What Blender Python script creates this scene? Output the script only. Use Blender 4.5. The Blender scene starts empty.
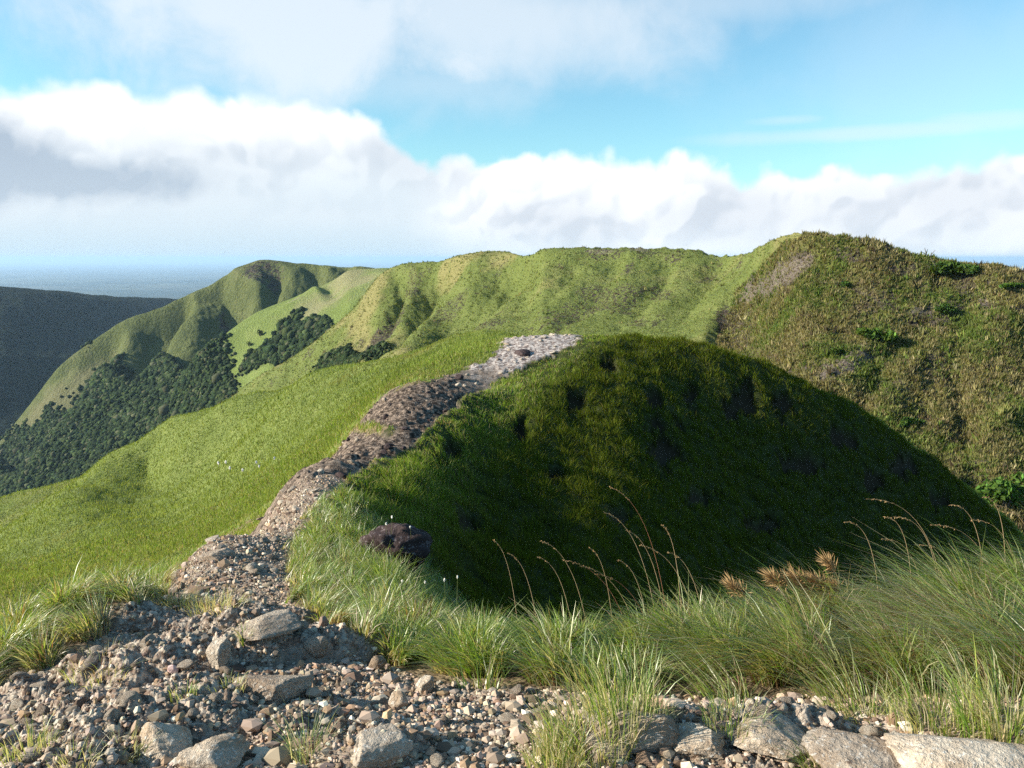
import bpy, bmesh, math, random
import numpy as np
from mathutils import Vector
random.seed(7); rng = np.random.default_rng(11)
SC = bpy.context.scene; C = SC.collection
F = 773.0; CX, CY = 512.0, 384.0; PITCH = math.radians(9.26)
SP, CP = math.sin(PITCH), math.cos(PITCH)
SUN_EL, SUN_AZ = math.radians(23), math.radians(-8)       # azimuth: to the left of the view, a little ahead

# ---------------------------------------------------------------- camera mathematics
def pix_dir(px, py):
    a = (np.asarray(px, float)-CX)/F; b = (CY-np.asarray(py, float))/F
    return a, b*SP+CP, b*CP-SP                              # X, Y, Z of the ray
def P3(px, py, D):
    x, y, z = pix_dir(px, py); return np.stack([x/y*D, np.ones_like(x)*D, z/y*D], -1)
def slope_of(py):                                          # pixel row -> Z / Y
    x, y, z = pix_dir(0, py); return z/y
def project(p):
    f = p[..., 1]*CP - p[..., 2]*SP; u = p[..., 1]*SP + p[..., 2]*CP
    f = np.where(f > .05, f, .05)
    return CX+F*p[..., 0]/f, CY-F*u/f, f
def xyz_from_slope(px, t, D):
    """column px, slope t=Z/Y at depth D -> point that really projects to column px"""
    # forward = Y(CP - t SP); X = (px-CX)/F*forward
    X = (px-CX)/F*D*(CP-t*SP)
    return np.stack([X, D*np.ones_like(X), t*D], -1)

# ---------------------------------------------------------------- noise
_pr = np.random.default_rng(3); PERM = _pr.permutation(4096); PERM = np.concatenate([PERM, PERM, PERM[:16]])
GR = _pr.normal(size=(4096, 2)); GR /= np.linalg.norm(GR, axis=1)[:, None]; RV = _pr.random((4096, 4))
def _h(i, j): return PERM[(PERM[i & 4095] + j) & 4095]
def perlin(x, y):
    i = np.floor(x).astype(np.int64); j = np.floor(y).astype(np.int64); fx = x-i; fy = y-j
    u = fx*fx*fx*(fx*(fx*6-15)+10); v = fy*fy*fy*(fy*(fy*6-15)+10)
    def g(a, b):
        h = _h(i+a, j+b); return GR[h, 0]*(fx-a)+GR[h, 1]*(fy-b)
    a = g(0, 0)+u*(g(1, 0)-g(0, 0)); b = g(0, 1)+u*(g(1, 1)-g(0, 1))
    return 1.4*(a+v*(b-a))
def fbm(x, y, o=4, gain=.5, ridged=False):
    s = 0; a = 1; n = 0
    for k in range(o):
        p = perlin(x*2**k+17.3*k, y*2**k-9.1*k)
        if ridged: p = 1-2*np.abs(p)
        s = s+a*p; n += a; a *= gain
    return s/n
def worley(x, y):
    """distance to nearest, second nearest, random value of the cell"""
    i = np.floor(x).astype(np.int64); j = np.floor(y).astype(np.int64)
    d1 = np.full(x.shape, 9.); d2 = np.full(x.shape, 9.); r = np.zeros(x.shape)
    for a in (-1, 0, 1):
        for b in (-1, 0, 1):
            h = _h(i+a, j+b); dx = i+a+.1+.8*RV[h, 0]-x; dy = j+b+.1+.8*RV[h, 1]-y; d = np.sqrt(dx*dx+dy*dy)
            m = d < d1; d2 = np.where(m, d1, np.minimum(d2, d)); r = np.where(m, RV[h, 2], r); d1 = np.where(m, d, d1)
    return d1, d2, r
def sstep(a, b, x):
    t = np.clip((x-a)/(b-a), 0, 1); return t*t*(3-2*t)

# ---------------------------------------------------------------- interpolation
def pchip(xs, ys, x):
    """monotone cubic along axis 0 of ys"""
    xs = np.asarray(xs, float); ys = np.asarray(ys, float); h = np.diff(xs); hh = h.reshape((-1,)+(1,)*(ys.ndim-1))
    d = np.diff(ys, axis=0)/hh; m = np.zeros_like(ys)
    w1 = 2*hh[1:]+hh[:-1]; w2 = hh[1:]+2*hh[:-1]
    with np.errstate(divide='ignore', invalid='ignore'):
        hm = (w1+w2)/(w1/d[:-1]+w2/d[1:])
    m[1:-1] = np.where(d[:-1]*d[1:] > 0, np.nan_to_num(hm), 0); m[0] = d[0]; m[-1] = d[-1]
    x = np.clip(x, xs[0], xs[-1]); k = np.clip(np.searchsorted(xs, x)-1, 0, len(xs)-2)
    t = ((x-xs[k])/h[k]).reshape((-1,)+(1,)*(ys.ndim-1)); H = h[k].reshape(t.shape)
    return ((2*t**3-3*t**2+1)*ys[k]+(t**3-2*t**2+t)*H*m[k]+(-2*t**3+3*t**2)*ys[k+1]+(t**3-t**2)*H*m[k+1])
def catmull(xs, ys, x):
    """smooth, may overshoot a little"""
    xs = np.asarray(xs, float); ys = np.asarray(ys, float); m = np.zeros_like(ys); sh = (-1,)+(1,)*(ys.ndim-1)
    h = np.diff(xs).reshape(sh); d = np.diff(ys, axis=0)/h
    m[1:-1] = (d[:-1]*h[1:]+d[1:]*h[:-1])/(h[1:]+h[:-1]); m[0] = d[0]; m[-1] = d[-1]
    x = np.clip(x, xs[0], xs[-1]); k = np.clip(np.searchsorted(xs, x)-1, 0, len(xs)-2)
    H = np.diff(xs)[k].reshape(sh); t = ((x-xs[k])).reshape(sh)/H
    return ((2*t**3-3*t**2+1)*ys[k]+(t**3-2*t**2+t)*H*m[k]+(-2*t**3+3*t**2)*ys[k+1]+(t**3-t**2)*H*m[k+1])
def lerp1(pts, x):
    p = np.asarray(pts, float); return np.interp(x, p[:, 0], p[:, 1])

# ---------------------------------------------------------------- mesh helpers
def new_mesh(name, verts, faces4=None, faces3=None, smooth=True, cols=None):
    me = bpy.data.meshes.new(name); verts = np.asarray(verts, np.float32)
    n4 = 0 if faces4 is None else len(faces4); n3 = 0 if faces3 is None else len(faces3)
    me.vertices.add(len(verts)); me.vertices.foreach_set('co', verts.ravel())
    li = []
    if n4: li.append(np.asarray(faces4, np.int32).ravel())
    if n3: li.append(np.asarray(faces3, np.int32).ravel())
    li = np.concatenate(li); me.loops.add(len(li)); me.loops.foreach_set('vertex_index', li)
    me.polygons.add(n4+n3)
    st = np.concatenate([np.arange(n4)*4, n4*4+np.arange(n3)*3]).astype(np.int32)
    me.polygons.foreach_set('loop_start', st)
    me.polygons.foreach_set('use_smooth', np.full(n4+n3, smooth, bool))
    me.update(calc_edges=True)
    for k, c in (cols or {}).items():
        c = np.asarray(c, np.float32)
        if c.ndim == 1:
            at = me.attributes.new(k, 'FLOAT', 'POINT'); at.data.foreach_set('value', c)
        else:
            if c.shape[1] == 3: c = np.concatenate([c, np.ones((len(c), 1), np.float32)], 1)
            at = me.attributes.new(k, 'FLOAT_COLOR', 'POINT'); at.data.foreach_set('color', c.ravel())
    return me
def link(name, me, mat=None, parent=None, loc=None, **props):
    o = bpy.data.objects.new(name, me); C.objects.link(o)
    if mat is not None and me is not None and not me.materials: me.materials.append(mat)
    if parent is not None: o.parent = parent
    if loc is not None: o.location = loc
    for k, v in props.items(): o[k] = v
    return o
def grid_faces(nr, nc):
    i = np.arange(nr-1)[:, None]*nc+np.arange(nc-1)[None]
    return np.stack([i, i+1, i+nc+1, i+nc], -1).reshape(-1, 4)
def submesh(name, V, Fq, sel, cols):
    f = Fq[sel]; used = np.unique(f); remap = np.zeros(len(V), np.int32); remap[used] = np.arange(len(used))
    return new_mesh(name, V[used], remap[f], cols={k: c[used] for k, c in cols.items()})

# ---------------------------------------------------------------- node helper
class NT:
    def __init__(s, tree): s.t = tree; s.t.nodes.clear()
    def n(s, typ, ins=None, **kw):
        nd = s.t.nodes.new(typ)
        for k, v in kw.items(): setattr(nd, k, v)
        for k, v in (ins or {}).items():
            tgt = nd.inputs[k]
            if isinstance(v, bpy.types.NodeSocket): s.t.links.new(v, tgt)
            elif isinstance(v, bpy.types.Node): s.t.links.new(v.outputs[0], tgt)
            else:
                if tgt.type == 'RGBA' and len(v) == 3: v = (*v, 1)
                tgt.default_value = v
        return nd
    def m(s, op, a, b=0., c=0., clamp=False):
        return s.n('ShaderNodeMath', {0: a, 1: b, 2: c}, operation=op, use_clamp=clamp).outputs[0]
    def mix(s, f, a, b, blend='MIX'):
        return s.n('ShaderNodeMix', {0: f, 6: a, 7: b}, data_type='RGBA', blend_type=blend).outputs[2]
    def noise(s, vec, scale, detail=4., rough=.5, dist=0., out=0):
        return s.n('ShaderNodeTexNoise', {'Vector': vec, 'Scale': scale, 'Detail': detail, 'Roughness': rough, 'Distortion': dist}).outputs[out]
    def ramp(s, f, stops, interp='LINEAR'):
        nd = s.n('ShaderNodeValToRGB', {0: f}); r = nd.color_ramp; r.interpolation = interp
        while len(r.elements) < len(stops): r.elements.new(.5)
        for e, (p, c) in zip(r.elements, stops):
            e.position = p; e.color = (*c, 1) if hasattr(c, '__len__') else (c, c, c, 1)
        return nd.outputs[0]
    def step(s, x, a, b):
        return s.n('ShaderNodeMapRange', {0: x, 1: a, 2: b, 3: 0., 4: 1.}, interpolation_type='SMOOTHSTEP').outputs[0]
    def attr(s, name, out=0): return s.n('ShaderNodeAttribute', attribute_name=name).outputs[out]
def material(name):
    m = bpy.data.materials.new(name); m.use_nodes = True; return m, NT(m.node_tree)
def finish(nt, color, rough=.9, normal=None, spec=.15):
    ins = {'Base Color': color, 'Roughness': rough, 'Specular IOR Level': spec}
    if normal is not None: ins['Normal'] = normal
    b = nt.n('ShaderNodeBsdfPrincipled', ins); nt.n('ShaderNodeOutputMaterial', {0: b})

# ================================================================ TERRAIN: the near ridge, knoll and the spur on the left
# rows: depth; values > 0 pixel row of the ground there, values < 0 height in metres (hidden ground)
COLS = [-450, -200, 0, 100, 200, 300, 400, 500, 600, 700, 800, 900, 1024, 1200, 1450]
ROWS = [.9, 2, 3, 4.2, 6, 9, 13, 18, 26, 33, 39.5, 45, 55, 75, 95, 130, 190]
TAB = {
-450: [-1.6, -1.75, -2.3, -3.2, -4.4, -8, -12, -16, -20, -23, -25, -27, -31, -38, -44, -75, -140],
-200: [-1.6, -1.7, -2.2, -2.9, -3.9, -7.6, -11.5, -15.5, -18.5, -20.5, -22, 587, 573, 556, 540, -60, -130],
0:    [-1.6, -1.65, -2.05, -2.55, -3.25, -7, -11, -14, -17, -19, 590, 580, 562, 530, 500, -62, -120],
100:  [-1.6, -1.62, -1.95, -2.38, -2.95, -6.0, -9.5, -12, -14.3, -16, 574, 563, 543, 507, 474, -52, -110],
200:  [-1.6, -1.6, -1.9, -2.3, -2.85, -3.6, -6.6, -9, -11.2, -13.2, 530, 519, 500, 462, 434, -46, -100],
300:  [-1.6, -1.6, -1.87, -2.25, -2.8, -3.5, -4.25, -5.05, -8.0, -10, 473, 462, 438, 385, 392, -42, -95],
400:  [-1.6, -1.6, -1.87, -2.27, -2.85, -3.8, -5.1, -5.45, -5.35, 388, 381, 377, 371, 358, 366, -38, -90],
500:  [-1.6, -1.6, -1.87, -2.22, -3.4, -5.4, -7.1, -7.3, 458, 402, 366, 345, 341, 337, 352, -36, -88],
600:  [-1.6, -1.6, -1.85, -2.2, -4.0, -6.5, -8.2, 592, 490, 425, 367, 338, -6.6, -15, -24, -45, -95],
700:  [-1.6, -1.6, -1.85, -2.2, -4.3, -7.5, -10.2, -11.2, 560, 480, 410, 350, -8.3, -19, -30, -55, -105],
800:  [-1.6, -1.6, -1.83, -2.17, -4.5, -8, -12, -14.2, -15.2, 560, 470, 387, -11.2, -24, -36, -62, -110],
900:  [-1.6, -1.6, -1.8, -2.1, -4.5, -8.3, -13, -16.5, -18.3, 640, 540, 448, -15, -29, -42, -70, -118],
1024: [-1.6, -1.55, -1.75, -2.0, -4.4, -8.5, -13.5, -18, -21.5, -22.5, 640, 556, -21, -36, -50, -78, -126],
1200: [-1.6, -1.55, -1.7, -1.95, -4.2, -8.5, -14, -19, -24, -28, -31, -33, -37, -48, -60, -86, -134],
1450: [-1.6, -1.55, -1.7, -1.95, -4.2, -8.5, -14, -19, -25, -30, -34, -37, -42, -55, -68, -94, -140]}
T = np.array([[slope_of(v) if v > 0 else v/d for v, d in zip(TAB[c], ROWS)] for c in COLS]).T   # rows x cols
def seq(a, b, n): return np.linspace(a, b, n, endpoint=False)
U = np.concatenate([seq(-450, -90, 60), seq(-90, 1114, 770), np.linspace(1114, 1450, 50)])
Dr = np.exp(np.concatenate([seq(math.log(.9), math.log(1.9), 30), seq(math.log(1.9), math.log(9), 440), seq(math.log(9), math.log(50), 260), np.linspace(math.log(50), math.log(190), 130)]))
t1 = catmull(np.log(ROWS), T, np.log(Dr))                  # D x cols
t2 = catmull(COLS, t1.T, U).T                              # D x U
DD = np.repeat(Dr[:, None], len(U), 1); UU = np.repeat(U[None], len(Dr), 0)
NV = xyz_from_slope(UU, t2, DD); X0, Y0, Z0 = NV[..., 0], NV[..., 1], NV[..., 2].copy()
V0 = project(NV)[1]                                        # pixel row the smooth ground falls on

# --- where the trail lies
TL = [(330, 505), (345, 500), (360, 490), (372, 456), (385, 406), (400, 360), (420, 328), (440, 314), (460, 290), (480, 270), (500, 260), (520, 238), (540, 205), (560, 186), (580, 178), (600, 165), (620, 142), (640, 116), (660, 88), (680, 55), (700, 18), (730, -40), (768, -120), (1000, -900)]
TR = [(330, 582), (345, 576), (352, 560), (360, 536), (372, 510), (385, 492), (400, 466), (420, 440), (440, 414), (460, 378), (480, 348), (500, 324), (520, 306), (540, 292), (560, 288), (580, 288), (600, 296), (620, 306), (640, 322), (655, 350), (670, 390), (685, 450), (692, 560), (697, 700), (702, 1200), (705, 3000), (1000, 4000)]
wx = fbm(X0*1.2, Y0*1.2, 4)*16+fbm(X0*5, Y0*5, 3)*9+fbm(X0*.8, Y0*.8, 4)*16*sstep(12, 18, Y0)
xl, xr = lerp1(TL, V0)+wx, lerp1(TR, V0)+fbm(X0*1.1+50, Y0*1.1, 4)*14+fbm(X0*5+9, Y0*5, 3)*7
near_x = np.interp(V0, [340, 500, 600, 768], [3, 6, 12, 25])
bare = sstep(-near_x, near_x, UU-xl)*sstep(-near_x, near_x, xr-UU)
bare *= (Y0 < 52)*(V0 > 326)
bare = np.where((Y0 > 4.6) & (UU > 360) & (Y0 < 17.5), 0, bare); bare = np.where((UU < np.interp(Y0, [20, 24, 30, 36, 40], [-999, 275, 325, 385, 468])) & (Y0 > 20), 0, bare)
bare = np.where((UU < 170) & (Y0 > 7.5), 0, bare)
# bottom edge of the grass between 540 and 640 px hangs lower
bare *= 1-sstep(1, 0, np.hypot((UU-590)/60, (V0-735)/50))*.0
isl2 = sstep(1.2, .7, np.hypot((UU-376)/20, (V0-428)/5)+.8*fbm(X0, Y0, 4))*(Y0 > 16)*(Y0 < 36); bare *= 1-isl2
# --- relief
Z = NV[..., 2]
def at0(px, py):
    """world x,y of the smooth ground at a pixel (nearest visible)"""
    d = np.hypot(UU-px, V0-py); m = d < 3
    if not m.any(): k = np.argmin(d)
    else: k = np.argmin(np.where(m, Y0, 1e9))
    return X0.flat[k], Y0.flat[k]
def mound(px, py, ang, rx, ry, h, sharp=.35, wob=.25, seed=0.):
    cx, cy = at0(px, py); c, s = math.cos(ang), math.sin(ang); dx, dy = X0-cx, Y0-cy
    a = (dx*c+dy*s)/rx; b = (-dx*s+dy*c)/ry
    r = np.sqrt(a*a+b*b)+wob*fbm((X0+seed)*3, (Y0-seed)*3, 4)*1.5
    return h*sstep(1+sharp, 1-sharp, r)
rock_relief = np.zeros_like(Z)
rock_relief += mound(215, 668, .35, 1.05, .30, .13, .3, .3, 1)     # ledge that drops off to the right
rock_relief += mound(205, 628, .1, .75, .22, .11, .3, .3, 2)
rock_relief += mound(130, 700, .55, 1.0, .45, .05, .5, .3, 3)
rock_relief += mound(215, 725, .2, .55, .22, .05, .4, .35, 4)
rock_relief += mound(680, 735, 0., .6, .14, .06, .35, .35, 5)
rock_relief += mound(900, 745, 0., .7, .2, .03, .5, .35, 5)
rock_relief += mound(60, 760, .5, .6, .3, .08, .5, .35, 6)
rock_relief += mound(375, 752, .2, .2, .14, .08, .4, .35, 7)
rough = sstep(.02, .16, rock_relief+.10*sstep(300, 140, UU)*sstep(600, 660, V0)+.07*sstep(715, 735, V0)*sstep(560, 620, UU))
near = sstep(14, 6, Y0)
w1 = worley(X0*5+fbm(X0*4, Y0*4, 3)*1.2, Y0*5); w2 = worley(X0*12+fbm(X0*9, Y0*9, 2)*.7, Y0*12); w3 = worley(X0*30, Y0*30)
cob1 = (.25+.75*w1[2])*sstep(0, .5, w1[1]-w1[0]); cob2 = (.2+.8*w2[2])*sstep(0, .45, w2[1]-w2[0]); cob3 = w3[2]*sstep(0, .4, w3[1]-w3[0])
Z += rock_relief*near + bare*near*(rough*(.05*cob1+.03*cob2+.016*cob3+.06*fbm(X0*2.5, Y0*2.5, 6, .6))+(1-rough)*(.012*cob2*w2[2]+.010*cob3+.03*fbm(X0*2.5, Y0*2.5, 5)))
# trail is worn in a little, dark rubble further on
ny_ = 5*fbm(X0*.4, Y0*.4, 4); rub = bare*sstep(13, 19, Y0+ny_)*sstep(40, 33, Y0+ny_)
w4 = worley(X0*2.2+fbm(X0*2, Y0*2, 3), Y0*2.2)
Z += rub*(.15*w4[2]*sstep(0, .4, w4[1]-w4[0])+.10*fbm(X0*.9, Y0*.9, 5, .6)-.12)
slab = bare*sstep(35, 40, Y0+ny_)*(UU > 470)
Z += slab*(.10*w4[2]*sstep(0, .4, w4[1]-w4[0])+.05*fbm(X0*2, Y0*2, 3))
veg = 1-bare
Z += .20*np.exp(-((UU-(xl-45))/50.)**2)*sstep(2.6, 3.8, Y0)*sstep(13, 10.5, Y0)
Z += veg*(.10*fbm(X0*.8, Y0*.8, 4)*sstep(2, 6, Y0)+.35*fbm(X0*.22, Y0*.22, 4)*sstep(9, 22, Y0)+.22*fbm(X0*.4, Y0*.4, 4, .6)*sstep(34, 50, Y0)+1.5*fbm(X0*.06+3, Y0*.06, 5, .5)*sstep(30, 70, Y0)*sstep(55, 75, Y0))
# knoll: hummocky slope with bare dark pockets
kn = sstep(380, 430, UU+(Y0-13)*-3.0)*sstep(9, 14, Y0)*sstep(52, 48, Y0)*veg
Z += kn*.35*fbm(X0*.55+7, Y0*.4, 4)
pock = np.zeros_like(Z)
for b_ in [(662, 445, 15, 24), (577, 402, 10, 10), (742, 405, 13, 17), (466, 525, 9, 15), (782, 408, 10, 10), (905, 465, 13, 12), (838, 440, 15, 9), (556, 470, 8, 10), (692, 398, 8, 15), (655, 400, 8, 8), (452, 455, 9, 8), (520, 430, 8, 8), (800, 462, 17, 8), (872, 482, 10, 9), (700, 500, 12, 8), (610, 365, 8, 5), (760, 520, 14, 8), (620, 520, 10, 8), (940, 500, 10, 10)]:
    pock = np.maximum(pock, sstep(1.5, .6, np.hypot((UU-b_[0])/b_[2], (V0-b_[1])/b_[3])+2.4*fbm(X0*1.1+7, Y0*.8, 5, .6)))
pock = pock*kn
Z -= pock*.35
# spur: secondary fold running down to the lower left, with a hollow on its right
def line_dist(px_line):
    p = np.array([at0(*q) for q in px_line]); best = np.full(Z.shape, 1e9); side = np.zeros(Z.shape)
    for a, b in zip(p[:-1], p[1:]):
        ab = b-a; L = np.hypot(*ab); t = np.clip(((X0-a[0])*ab[0]+(Y0-a[1])*ab[1])/L**2, 0, 1)
        dx = X0-(a[0]+t*ab[0]); dy = Y0-(a[1]+t*ab[1]); d = np.hypot(dx, dy); sg = np.sign(ab[0]*dy-ab[1]*dx)
        side = np.where(d < best, sg, side); best = np.minimum(d, best)
    return best*side
spm = sstep(34, 42, Y0)*sstep(330, 250, UU)
ld = line_dist([(215, 438), (168, 452), (120, 480), (80, 508), (45, 535), (10, 575), (-60, 640)])
Z += spm*sstep(570, 520, V0)*(3.6*np.exp(-(ld/6.5)**2)-.9*np.exp(-((ld-9)/6.)**2)-1.0*np.exp(-((ld+10)/7.)**2))
NV[..., 2] = Z
NP = project(NV)                                            # pixel x, y, depth of the finished near ground
dZx = np.gradient(Z, axis=1)
def smooth_slope():
    e1 = np.gradient(NV, axis=1); e0 = np.gradient(NV, axis=0); n = np.cross(e1, e0); n /= np.linalg.norm(n, axis=-1)[..., None]+1e-9
    return np.where(n[..., 2:3] < 0, -n, n)
NN = smooth_slope()
BR_L = None
def at(px, py):
    """the visible point of the near ground at a pixel of the photograph"""
    d = np.hypot(NP[0]-px, NP[1]-py); m = d < 3.
    k = np.argmin(d) if not m.any() else np.argmin(np.where(m, NV[..., 1], 1e9))
    return Vector(NV.reshape(-1, 3)[k])
# region masks per face
fq = grid_faces(len(Dr), len(U)); Vf = NV.reshape(-1, 3)
fb = bare.ravel()[fq].mean(1) > .5; fy = Y0.ravel()[fq].mean(1); fu = UU.ravel()[fq].mean(1)
hill_b = (fy > 34) & (fu < 520) | (fy > 47); knoll_b = (~hill_b) & (fy > 9.5) & (fu > np.interp(fy, [9.5, 13, 18, 26, 36, 45], [330, 305, 330, 400, 480, 500]))
sel_path = fb; sel_hill = ~fb & hill_b; sel_knoll = ~fb & knoll_b; sel_ground = ~fb & ~hill_b & ~knoll_b
tone = fbm(X0*.5, Y0*.5, 4)
ncols = {'bare': bare.ravel(), 'rough': rough.ravel(), 'dark': (rub*sstep(-.2, .2, 1.)).ravel(), 'pale': slab.ravel(), 'pock': pock.ravel()}

def near_mat(name='ridge_soil_and_turf', brown=0.):
    m, t = material(name)
    geo = t.n('ShaderNodeNewGeometry').outputs['Position']
    big = t.noise(geo, .7, 5); mid = t.noise(geo, 4., 6, .6); fine = t.noise(geo, 22., 5, .65); vf = t.noise(geo, 90., 3, .6)
    vor = t.n('ShaderNodeTexVoronoi', {'Vector': geo, 'Scale': 38.}); vor2 = t.n('ShaderNodeTexVoronoi', {'Vector': geo, 'Scale': 95.})
    soil = t.ramp(mid, [(.28, (.10, .068, .048)), (.5, (.235, .175, .13)), (.72, (.37, .30, .235))])
    grav = t.mix(t.n('ShaderNodeSeparateColor', {0: vor.outputs['Color']}).outputs[0], (.11, .08, .062), (.40, .345, .28))
    grav2 = t.mix(t.n('ShaderNodeSeparateColor', {0: vor2.outputs['Color']}).outputs[1], (.12, .095, .08), (.33, .285, .24))
    gr = t.mix(.5, grav, grav2)
    g = t.mix(t.step(fine, .42, .62), soil, gr)
    rock = t.mix(t.step(fine, .35, .68), (.15, .10, .075), (.50, .43, .35)); rock = t.mix(t.step(mid, .58, .72), rock, (.10, .075, .065))
    rock = t.mix(t.step(vf, .62, .72), rock, (.58, .55, .50))
    g = t.mix(t.attr('rough', 2), g, rock)
    dk = t.mix(t.step(t.noise(geo, 7., 6, .72), .44, .62), (.036, .026, .020), (.27, .205, .16)); g = t.mix(t.attr('dark', 2), g, dk)
    pl = t.mix(t.step(t.noise(geo, 5., 6, .7), .42, .58), (.13, .095, .085), (.48, .43, .40)); g = t.mix(t.attr('pale', 2), g, pl)
    turf = t.ramp(t.m('ADD', t.m('MULTIPLY', big, .5), t.m('MULTIPLY', fine, .5)), [(.3, (.022, .026, .008)), (.5, (.04, .05, .014)), (.7, (.07, .075, .025))])
    turf = t.mix(brown, turf, t.mix(t.step(fine, .4, .6), (.13, .085, .055), (.30, .22, .14)))
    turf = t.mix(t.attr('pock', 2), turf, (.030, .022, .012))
    lit = t.mix(t.step(big, .42, .6), turf, (.13, .10, .055)); 
    col = t.mix(t.attr('bare', 2), turf, g)
    b = t.n('ShaderNodeBump', {'Strength': .75, 'Distance': .02, 'Height': t.m('ADD', t.m('MULTIPLY', fine, 1.), t.m('MULTIPLY', vor.outputs['Distance'], -.8))})
    finish(t, col, .92, b.outputs[0], .12); return m
def spur_mat():
    m, t = material('smooth_grassy_slope')
    geo = t.n('ShaderNodeNewGeometry').outputs['Position']
    big = t.noise(geo, .045, 5, .55); mid = t.noise(geo, .5, 5, .6); fine = t.noise(geo, 4.5, 4, .6)
    c = t.ramp(t.m('ADD', t.m('MULTIPLY', mid, .45), t.m('MULTIPLY', fine, .55)), [(.30, (.10, .13, .035)), (.5, (.165, .205, .055)), (.68, (.23, .25, .085))])
    c = t.mix(t.m('MULTIPLY', t.step(t.noise(geo, .16, 6, .65), .48, .66), .3), c, (.085, .12, .03)); c = t.mix(t.step(big, .55, .7), c, (.22, .20, .08)); 
    b = t.n('ShaderNodeBump', {'Strength': .9, 'Distance': .35, 'Height': fine})
    finish(t, c, .9, b.outputs[0], .1); return m
MN = near_mat(); MG = near_mat('littered_turf', .75); MS = spur_mat()
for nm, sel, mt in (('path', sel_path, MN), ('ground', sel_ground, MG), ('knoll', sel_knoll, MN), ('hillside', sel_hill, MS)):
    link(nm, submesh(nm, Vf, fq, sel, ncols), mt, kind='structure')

# ================================================================ TERRAIN: the far hills, each a lofted sheet
def loft(cols, nu, nv, vw=None):
    """cols: {px: [(row, depth) ...]}; first row is the hidden back slope. Returns UU, VV(param), points"""
    xs = sorted(cols); k = len(cols[xs[0]])
    Tt = np.array([[slope_of(r) for r, d in cols[x]] for x in xs]); Ld = np.array([[math.log(d) for r, d in cols[x]] for x in xs])
    u = np.linspace(xs[0], xs[-1], nu); s = np.linspace(0, k-1, nv)
    A = pchip(np.arange(k), pchip(xs, Tt, u).T, s); B = pchip(np.arange(k), pchip(xs, Ld, u).T, s)
    Uu = np.repeat(u[None], nv, 0); Ss = np.repeat(s[:, None], nu, 1)
    return Uu, Ss, xyz_from_slope(Uu, A, np.exp(B))
def seg_dist(U_, V_, line):
    best = np.full(U_.shape, 1e9); side = np.zeros(U_.shape); par = np.zeros(U_.shape); L0 = 0
    for a, b in zip(line[:-1], line[1:]):
        a = np.array(a, float); b = np.array(b, float); ab = b-a; L = np.hypot(*ab)
        t = np.clip(((U_-a[0])*ab[0]+(V_-a[1])*ab[1])/L**2, 0, 1); dx = U_-(a[0]+t*ab[0]); dy = V_-(a[1]+t*ab[1]); d = np.hypot(dx, dy)
        m = d < best; side = np.where(m, np.sign(ab[0]*dy-ab[1]*dx), side); par = np.where(m, L0+t*L, par); best = np.minimum(best, d); L0 += L
    return best*side, par/L0
def spur_bump(U_, V_, line, wl, wr, h, e_=.85):
    """ridge along a line (pixels of the sheet); line runs DOWNHILL, sd>0 = its left hand seen walking down in picture space"""
    sd, par = seg_dist(U_, V_, line); w = np.where(sd > 0, wr, wl)
    fade = sstep(0, .12, par)*sstep(1.0, e_, par)
    return h*np.exp(-np.abs(sd/w)**1.6)*fade

def far_mat(name, stops, brown, bscale, fs, dk=(.03, .024, .022)):
    m, t = material(name)
    geo = t.n('ShaderNodeNewGeometry').outputs['Position']
    big = t.noise(geo, bscale, 6, .6); mid = t.noise(geo, bscale*5, 6, .65); fine = t.noise(geo, fs, 4, .65)
    c = t.ramp(t.m('ADD', t.m('MULTIPLY', mid, .5), t.m('MULTIPLY', fine, .5)), stops)
    c = t.mix(t.m('MULTIPLY', t.step(big, .5, .62), .8), c, brown)
    br = t.step(t.m('ADD', t.attr('scar', 2), t.m('MULTIPLY', t.m('SUBTRACT', t.noise(geo, fs*.55, 4, .7), .5), 2.2)), .35, .65)
    c = t.mix(br, c, t.mix(t.step(fine, .42, .6), dk, (.105, .085, .065)))
    c = t.mix(t.attr('wood', 2), c, (.020, .032, .012))
    c = t.mix(t.attr('pale', 2), c, t.mix(t.step(fine, .4, .6), (.16, .12, .10), (.34, .29, .25)))
    b = t.n('ShaderNodeBump', {'Strength': .8, 'Distance': 2./fs, 'Height': fine})
    finish(t, c, .92, b.outputs[0], .08); return m

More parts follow.
